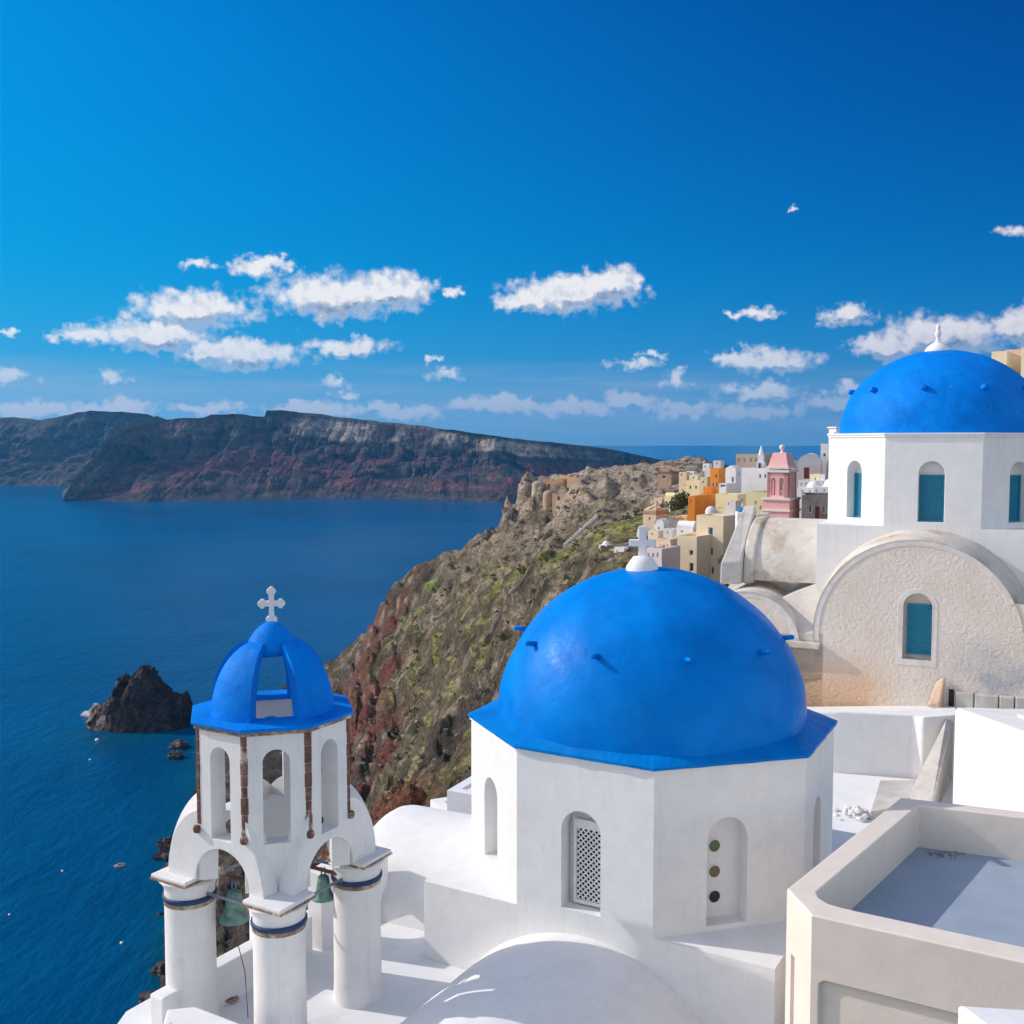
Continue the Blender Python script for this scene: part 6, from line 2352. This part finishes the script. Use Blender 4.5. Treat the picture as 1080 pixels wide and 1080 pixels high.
def bush(name, label, px, py, Y, r, mat='leaf', cat='bush', n=420, group=None, h=1.0):
    c = atY(px, py, Y)
    rnd = random.Random(int(px * 13 + py))
    root = empty(name, (c[0], c[1], c[2] - r * h), label=label, cat=cat, group=group)
    mb = MB()
    crown_leaves(mb, c, r, r, r * h, n, r * 0.12, rnd)
    mb.build('crown', M[mat], root, merge=False)
    mb = MB()
    for k in range(5):
        a = k * 1.3
        mb.tube([(c[0], c[1], c[2] - r * h * 1.25), (c[0] + .25 * r * math.cos(a), c[1] + .25 * r * math.sin(a), c[2] - r * .4), (c[0] + .6 * r * math.cos(a), c[1] + .6 * r * math.sin(a), c[2] + r * .2 * h)],
                [r * .07, r * .05, r * .02], 5)
    mb.build('trunk', M['rust'], root)
    return root


bush('tree', 'round olive green tree between the curved yellow house and the bright orange house', 719, 529, 150, 1.75, cat='tree', n=900)
bush('tree', 'lower olive green tree at the left foot of the bright orange house', 713, 535, 146, 1.25, cat='tree', n=600)
bush('bush', 'dark potted bush on the terrace below the barrel vaulted house', 869, 508, 112, 0.7)
bush('bush', 'small green bush beside the doorway of the barrel vaulted house', 857, 503.5, 114, 0.55)
bush('bush', 'small green bush at the foot of the tall cream house', 764, 592, 100, .8)
# pale satellite dish-like drum and roof vents
mb = MB()
c = atY(750, 539, 112)
mb.lathe((c[0], c[1], c[2] - .9), [(.62, 0), (.62, .9), (.5, 1.2), (.25, 1.4), (0, 1.45)], 20)
tag(mb.build('water_tank', M['old_white_wash']), 'round pale water tank on the roof in front of the orange house', 'water tank')
# white stair line on the slope
mb = MB()
a, b_ = atY(596, 574, 188), atY(629, 545, 190)
nst = 16
for k in range(nst):
    t = k / (nst - 1)
    p = a * (1 - t) + b_ * t
    mb.box((p[0], p[1], p[2] - .5), (0.5, 0.8, 0.75), 0.0)
tag(mb.build('hillside_steps', M['old_white_wash']), 'thin pale flight of steps climbing the bare slope below the castle ruin', 'steps')

# ------------------------------------------------------------------ rock islet
def islet(name, label, pxc, pyw, wpx, outline, D=None, pale=True):
    c = atZ(pxc, pyw, SEA)
    Dd = c[1]
    k = Dd / FPX
    hw_ = wpx / 2 * k * 1.03
    U_g, V_g = np.meshgrid(np.linspace(-1, 1, 170), np.linspace(-1, 1, 110))
    half = hw_ * 0.62 * np.sqrt(np.clip(1 - np.abs(U_g) ** 2.4, 0, 1)) + 0.6
    X = c[0] + hw_ * U_g
    Y = c[1] + hw_ * 0.5 + half * V_g
    px_ = (X - c[0]) / k + pxc
    H = np.interp(px_, [o_[0] for o_ in outline], [o_[1] for o_ in outline]) * k * 0.86
    prof = (1 - np.abs(V_g) ** 3.0) ** 0.9
    Z = SEA - 2 + (H + 2) * prof
    n1 = fbm(X / 5, Y / 5, Z / 5, 5, 0.66, ridged=True)
    n2 = fbm(X / 1.7, Y / 1.7, Z / 1.7, 4, 0.65)
    Z = Z + prof * (n1 * 3.2 + n2 * 2.0 - 1.4)
    X = X + n2 * 1.0 + 1.8 * fbm(X / 4 + 9, Y / 4, Z / 4, 4, .65)
    Y = Y + n1 * 0.8 + 1.8 * fbm(X / 4 + 29, Y / 4, Z / 4, 4, .65)
    colr = np.ones(X.shape + (3,)) * np.array((0.030, 0.026, 0.026))
    f = sstep(0.1, 0.4, n1 + n2 * .5)[..., None]
    colr = colr * (1 - f * .5) + f * .5 * np.array((0.085, 0.065, 0.058))
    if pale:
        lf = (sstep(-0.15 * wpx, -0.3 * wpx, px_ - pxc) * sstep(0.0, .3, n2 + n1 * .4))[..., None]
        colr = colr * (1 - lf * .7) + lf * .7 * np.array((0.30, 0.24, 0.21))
    o = grid_mesh(name, np.stack([X, Y, Z], -1), M['ground'], colr)
    tag(o, label, 'rock')
    return o, c, k


isl, ic, ik = islet('rock_islet', 'dark volcanic rock islet standing alone in the blue sea on the left', 139, 771, 112,
                    [(82, 10), (90, 22), (99, 22), (103, 24), (106, 38), (113, 42), (117, 60), (128, 56), (133, 64), (141, 71), (150, 69), (158, 58), (163, 46), (170, 40), (180, 34), (188, 36), (194, 28)])
# jetty and chapel steps on it
mb = MB()
p = lambda px, py, z=0.6: atZ(px, py, SEA + z)
q = [p(85, 753.5), p(96, 755), p(110, 756), p(109, 751), p(97, 749), p(89, 750)]
mb.prism([tuple(v[:2]) for v in reversed(q)][::-1], SEA - 1, SEA + 0.6)
mb.build('jetty', M['grey_old'], None)
jet = bpy.data.objects['jetty']
tag(jet, 'pale flat landing jetty at the left foot of the dark rock islet', 'jetty')
mb = MB()
for k in range(14):
    t = k / 13
    a = p(102, 742, 4.5) * (1 - t) + p(118, 752, 1.6) * t
    mb.box((a[0], a[1] - 1.5, a[2] - 1), (1.1, 1.6, 1.3), 0)
for k in range(10):
    t = k / 9
    a = p(97, 748, 1.5) * (1 - t) + p(103, 742, 4.5) * t
    mb.box((a[0], a[1] - 1.2, a[2] - 1), (1.0, 1.4, 1.2), 0)
tag(mb.build('islet_steps', M['grey_old']), 'pale zigzag steps leading up the left side of the rock islet', 'steps')
w_ = p(117, 741, 5.0)
hw_o = empty('islet_chapel', (w_[0], w_[1], w_[2] - 2), label='tiny white chapel on the rock islet above its steps', cat='chapel')
mb = MB()
mb.box((w_[0], w_[1] - 1, w_[2] - 2), (2.2, 2.4, 2.3), .3)
mb.build('wall', M['white_wash'], hw_o)
mb = MB()
mb.lathe((w_[0], w_[1] - 1, w_[2] + .3), [(1.0 * math.cos(t), 1.0 * math.sin(t)) for t in np.linspace(0, math.pi / 2, 8)], 16)
mb.build('dome', M['white_wash'], hw_o)

# boats and mooring buoys
M['buoy'] = plain('white_buoy_paint', (0.75, 0.75, 0.75), 0.4)
M['buoy_red'] = plain('orange_red_float', (0.55, 0.16, 0.06), 0.4)
for (px, py, s, lb) in [(102.5, 781, 1.0, 'white mooring buoy nearest the rock islet'), (95, 801.5, .55, 'second white buoy below the rock islet'), (66, 919, .45, 'tiny white buoy in the open water left of the tower'),
                        (10, 965, .4, 'lone tiny white buoy at the left border of the water'), (128.5, 995, .55, 'white buoy closest to the bell tower columns')]:
    c = atZ(px, py, SEA)
    root = empty('mooring_buoy', (c[0], c[1], SEA), label=lb, cat='buoy', group='mooring buoys on the water')
    mb = MB()
    mb.lathe((c[0], c[1], SEA - .3 * s), [(0, 0), (.5 * s, .05 * s), (.75 * s, .4 * s), (.7 * s, .8 * s), (.4 * s, 1.05 * s), (0, 1.1 * s)], 16)
    mb.build('float', M['buoy'], root)
    mb = MB()
    mb.lathe((c[0], c[1], SEA + .78 * s), [(.12 * s, 0), (.1 * s, .5 * s), (.0, .55 * s)], 8)
    mb.build('mast', M['navy'], root)


def boat(px, py, L, label, hullm, rz):
    c = atZ(px, py, SEA)
    root = empty('small_boat', (c[0], c[1], SEA), rz, label=label, cat='boat')
    mb = MB()
    W = L * 0.3
    rows = []
    for j in range(9):
        t = j / 8
        x = -L / 2 + L * t
        w = W / 2 * math.sin(min(1, (1 - t) * 1.9) * math.pi / 2) * (0.85 + .15 * math.sin(t * math.pi))
        h = 0.45 + 0.35 * t * t
        rows.append([(x, -w, h), (x, -w * .8, 0.0), (x, 0, -.25), (x, w * .8, 0.0), (x, w, h), (x, w * .85, h - .02), (x, w * .7, .15), (x, 0, .05), (x, -w * .7, .15), (x, -w * .85, h - .02)])
    cr_, sr_ = math.cos(rz), math.sin(rz)
    vs = [(c[0] + x * cr_ - y * sr_, c[1] + x * sr_ + y * cr_, SEA + z) for r in rows for (x, y, z) in r]
    m = 10
    fs = [(j * m + k, j * m + (k + 1) % m, (j + 1) * m + (k + 1) % m, (j + 1) * m + k) for j in range(8) for k in range(m)]
    fs += [tuple(range(m))]
    mb.add(vs, fs)
    mb.build('hull', M['buoy'], root)
    mb = MB()
    mb.box((c[0], c[1], SEA + .1), (L * .3, W * .7, .75), rz)
    mb.build('cabin', M[hullm], root)


boat(126, 914, 2.6, 'tiny white boat with a red cabin on the water left of the tower arches', 'buoy_red', 0.4)

# boulders along the shore: counted stones, the biggest as things, the rest as one scree
M['boulder'] = plaster('dark_shore_boulder', (0.075, 0.062, 0.055), var=0.4, bump=1.0, scale=0.8, stain=(0.26, 0.22, 0.2), stain_amt=0.05, fine=3, coarse=.6, dist=.15)


def rock_verts(c, r, rnd, sub=1):
    bm = bmesh.new()
    bmesh.ops.create_icosphere(bm, subdivisions=sub, radius=1.0)
    vs = []
    sx, sy, sz = rnd.uniform(.8, 1.4), rnd.uniform(.8, 1.3), rnd.uniform(.5, .9)
    for v in bm.verts:
        k = rnd.uniform(.72, 1.12)
        vs.append((c[0] + v.co.x * r * sx * k, c[1] + v.co.y * r * sy * k, c[2] + v.co.z * r * sz * k))
    fs = [tuple(v.index for v in f.verts) for f in bm.faces]
    bm.free()
    return vs, fs


rnd = random.Random(21)
shore = [(-98, 470), (-104, 455), (-112, 372), (-116, 360), (-108, 340), (-95, 300), (-90, 275), (-88, 255), (-82, 236), (-78, 215), (-72, 203), (-68, 190), (-64, 176)]
mbS = MB()
cnt = 0
for i in range(len(shore) - 1):
    (x0, y0), (x1, y1) = shore[i], shore[i + 1]
    L = math.hypot(x1 - x0, y1 - y0)
    for k in range(int(L * 1.5)):
        t = rnd.random()
        r = abs(rnd.gauss(0, .7)) + .35
        vs, fs = rock_verts((x0 + (x1 - x0) * t + rnd.gauss(0, 1.5) + 7.5, y0 + (y1 - y0) * t + rnd.gauss(0, 2), SEA + rnd.uniform(-.4, .5)), r, rnd)
        mbS.add(vs, fs)
tag(mbS.build('shore_boulders', M['boulder'], merge=False), 'dark wet boulders strewn along the foot of the headland at the water line', 'boulders', kind='stuff')
big = [(184, 800, 3.2), (188, 789, 2.6), (178, 905, 3.0), (175, 893, 2.0), (172, 1027, 2.2), (163, 1060, 2.4), (180, 918, 2.2)]
for i, (px, py, r) in enumerate(big):
    c = atZ(px, py, SEA)
    vs, fs = rock_verts((c[0], c[1] + 1, SEA + r * .2), r, rnd, 3)
    # craggier: push vertices by noise
    vs = np.array(vs)
    nn_ = fbm(vs[:, 0] / 1.5, vs[:, 1] / 1.5, vs[:, 2] / 1.5, 3, .6)
    cen_ = np.array((c[0], c[1] + 1, SEA + r * .2))
    vs = cen_ + (vs - cen_) * (1 + .5 * nn_)[:, None]
    mb = MB()
    mb.add(vs, fs)
    tag(mb.build('shore_rock', M['boulder']), ['large dark rock in the water at the left edge of the tower top, lower one', 'smaller dark rock in the water just left of the tower top',
        'dark rock at the shore left of the tower shoulder', 'uppermost small rock left of the tower shoulder', 'dark rock above the lower left parapet', 'lowest dark rock at the shore by the left column',
        'rock nearest the left capital of the tower'][i], 'rock', 'large rocks at the water line')

# heap of broken bleached plaster on the terrace
rnd = random.Random(5)
hp = atZ(904, 862, ZT)
mb = MB()
for k in range(70):
    d_ = abs(rnd.gauss(0, .2))
    a_ = rnd.uniform(0, 6.28)
    vs, fs = rock_verts((hp[0] + d_ * math.cos(a_), hp[1] + d_ * math.sin(a_) * 1.2, ZT + max(0, .16 - d_ * .4) * rnd.random() * 1.6 + .02), rnd.uniform(.03, .085), rnd, 1)
    mb.add(vs, fs)
tag(mb.build('plaster_rubble', M['white_old'], None, merge=False), 'small heap of broken bleached plaster on the terrace beside the domed church', 'rubble heap')

# scrub tufts over the headland slope
rnd = random.Random(33)
mbG, mbD, mbR = MB(), MB(), MB()
cand = []
while len(cand) < 3800:
    a = rnd.uniform(math.radians(-14), math.radians(13))
    D_ = math.exp(rnd.uniform(math.log(70), math.log(300)))
    cand.append((D_ * math.sin(a), D_ * math.cos(a), D_))
cx2 = np.array([c[0] for c in cand])[None]
cy2 = np.array([c[1] for c in cand])[None]
zz_, _ = height(cx2, cy2)
nn2 = fbm(cx2 / 18, cy2 / 18, cx2 * 0, 4, .6)[0]
zz_ = zz_[0]
for i, (x, y, D_) in enumerate(cand):
    if zz_[i] < SEA + 3 or nn2[i] < -0.18:
        continue
    kind = rnd.random()
    s = rnd.uniform(.25, .75) * (0.6 + D_ / 250)
    c = (x, y, zz_[i] + s * .25)
    if kind < 0.55:
        tgt = mbG
    elif kind < 0.72:
        tgt = mbD
    else:
        vs, fs = rock_verts((x, y, zz_[i] + s * .05), s * .55, rnd, 1)
        mbR.add(vs, fs)
        continue
    crown_leaves(tgt, c, s, s, s * .6, 26, s * .26, rnd)
tag(mbG.build('slope_scrub', M['scrub'], merge=False), 'dark green low scrub scattered over the headland slope', 'scrub', kind='stuff')
tag(mbD.build('dry_scrub', M['dry'], merge=False), 'dry tan tufts scattered over the headland slope', 'scrub', kind='stuff')
tag(mbR.build('slope_stones', M['rubble'], merge=False), 'loose grey stones lying on the headland slope', 'stones', kind='stuff')

# white house roofs below the vault, left of the church
house('lower_white_house', 'small white flat roofed house below the church, between the hump roof and the red cliff', 'house', 470, 497, 0, 838, 872, 27, 'white_wash', depth=3.0, down=6, ang=.15)
house('lower_white_house', 'lowest white wall stub left of the small flat roofed house under the church', 'house', 452, 472, 0, 858, 876, 27.5, 'white', depth=1.2, down=6, ang=-.5)
bush('bush', 'tiny dark red bush on the small flat roofed house beside the church corner', 495, 868, 23.5, .16, mat='scrub', n=200)

# ------------------------------------------------------------------ aerial haze
hm = bpy.data.materials.new('sea_air_haze')
hm.use_nodes = True
nt_ = hm.node_tree
for nd in list(nt_.nodes):
    if nd.type == 'BSDF_PRINCIPLED':
        nt_.nodes.remove(nd)
pvl = nt_.nodes.new('ShaderNodeVolumePrincipled')
pvl.inputs['Color'].default_value = (0.05, 0.46, 1.0, 1)
pvl.inputs['Density'].default_value = 0.00007
pvl.inputs['Anisotropy'].default_value = 0.2
nt_.links.new(pvl.outputs[0], nt_.nodes['Material Output'].inputs['Volume'])
mb = MB()
mb.prism([(-9000, -800), (9000, -800), (9000, 9000), (-9000, 9000)], SEA - 6.5 - 1, 260)
hz = mb.build('haze', hm, None, merge=False)
tag(hz, 'thin blue sea air haze between the viewpoint and the far cliffs', 'haze', kind='stuff')
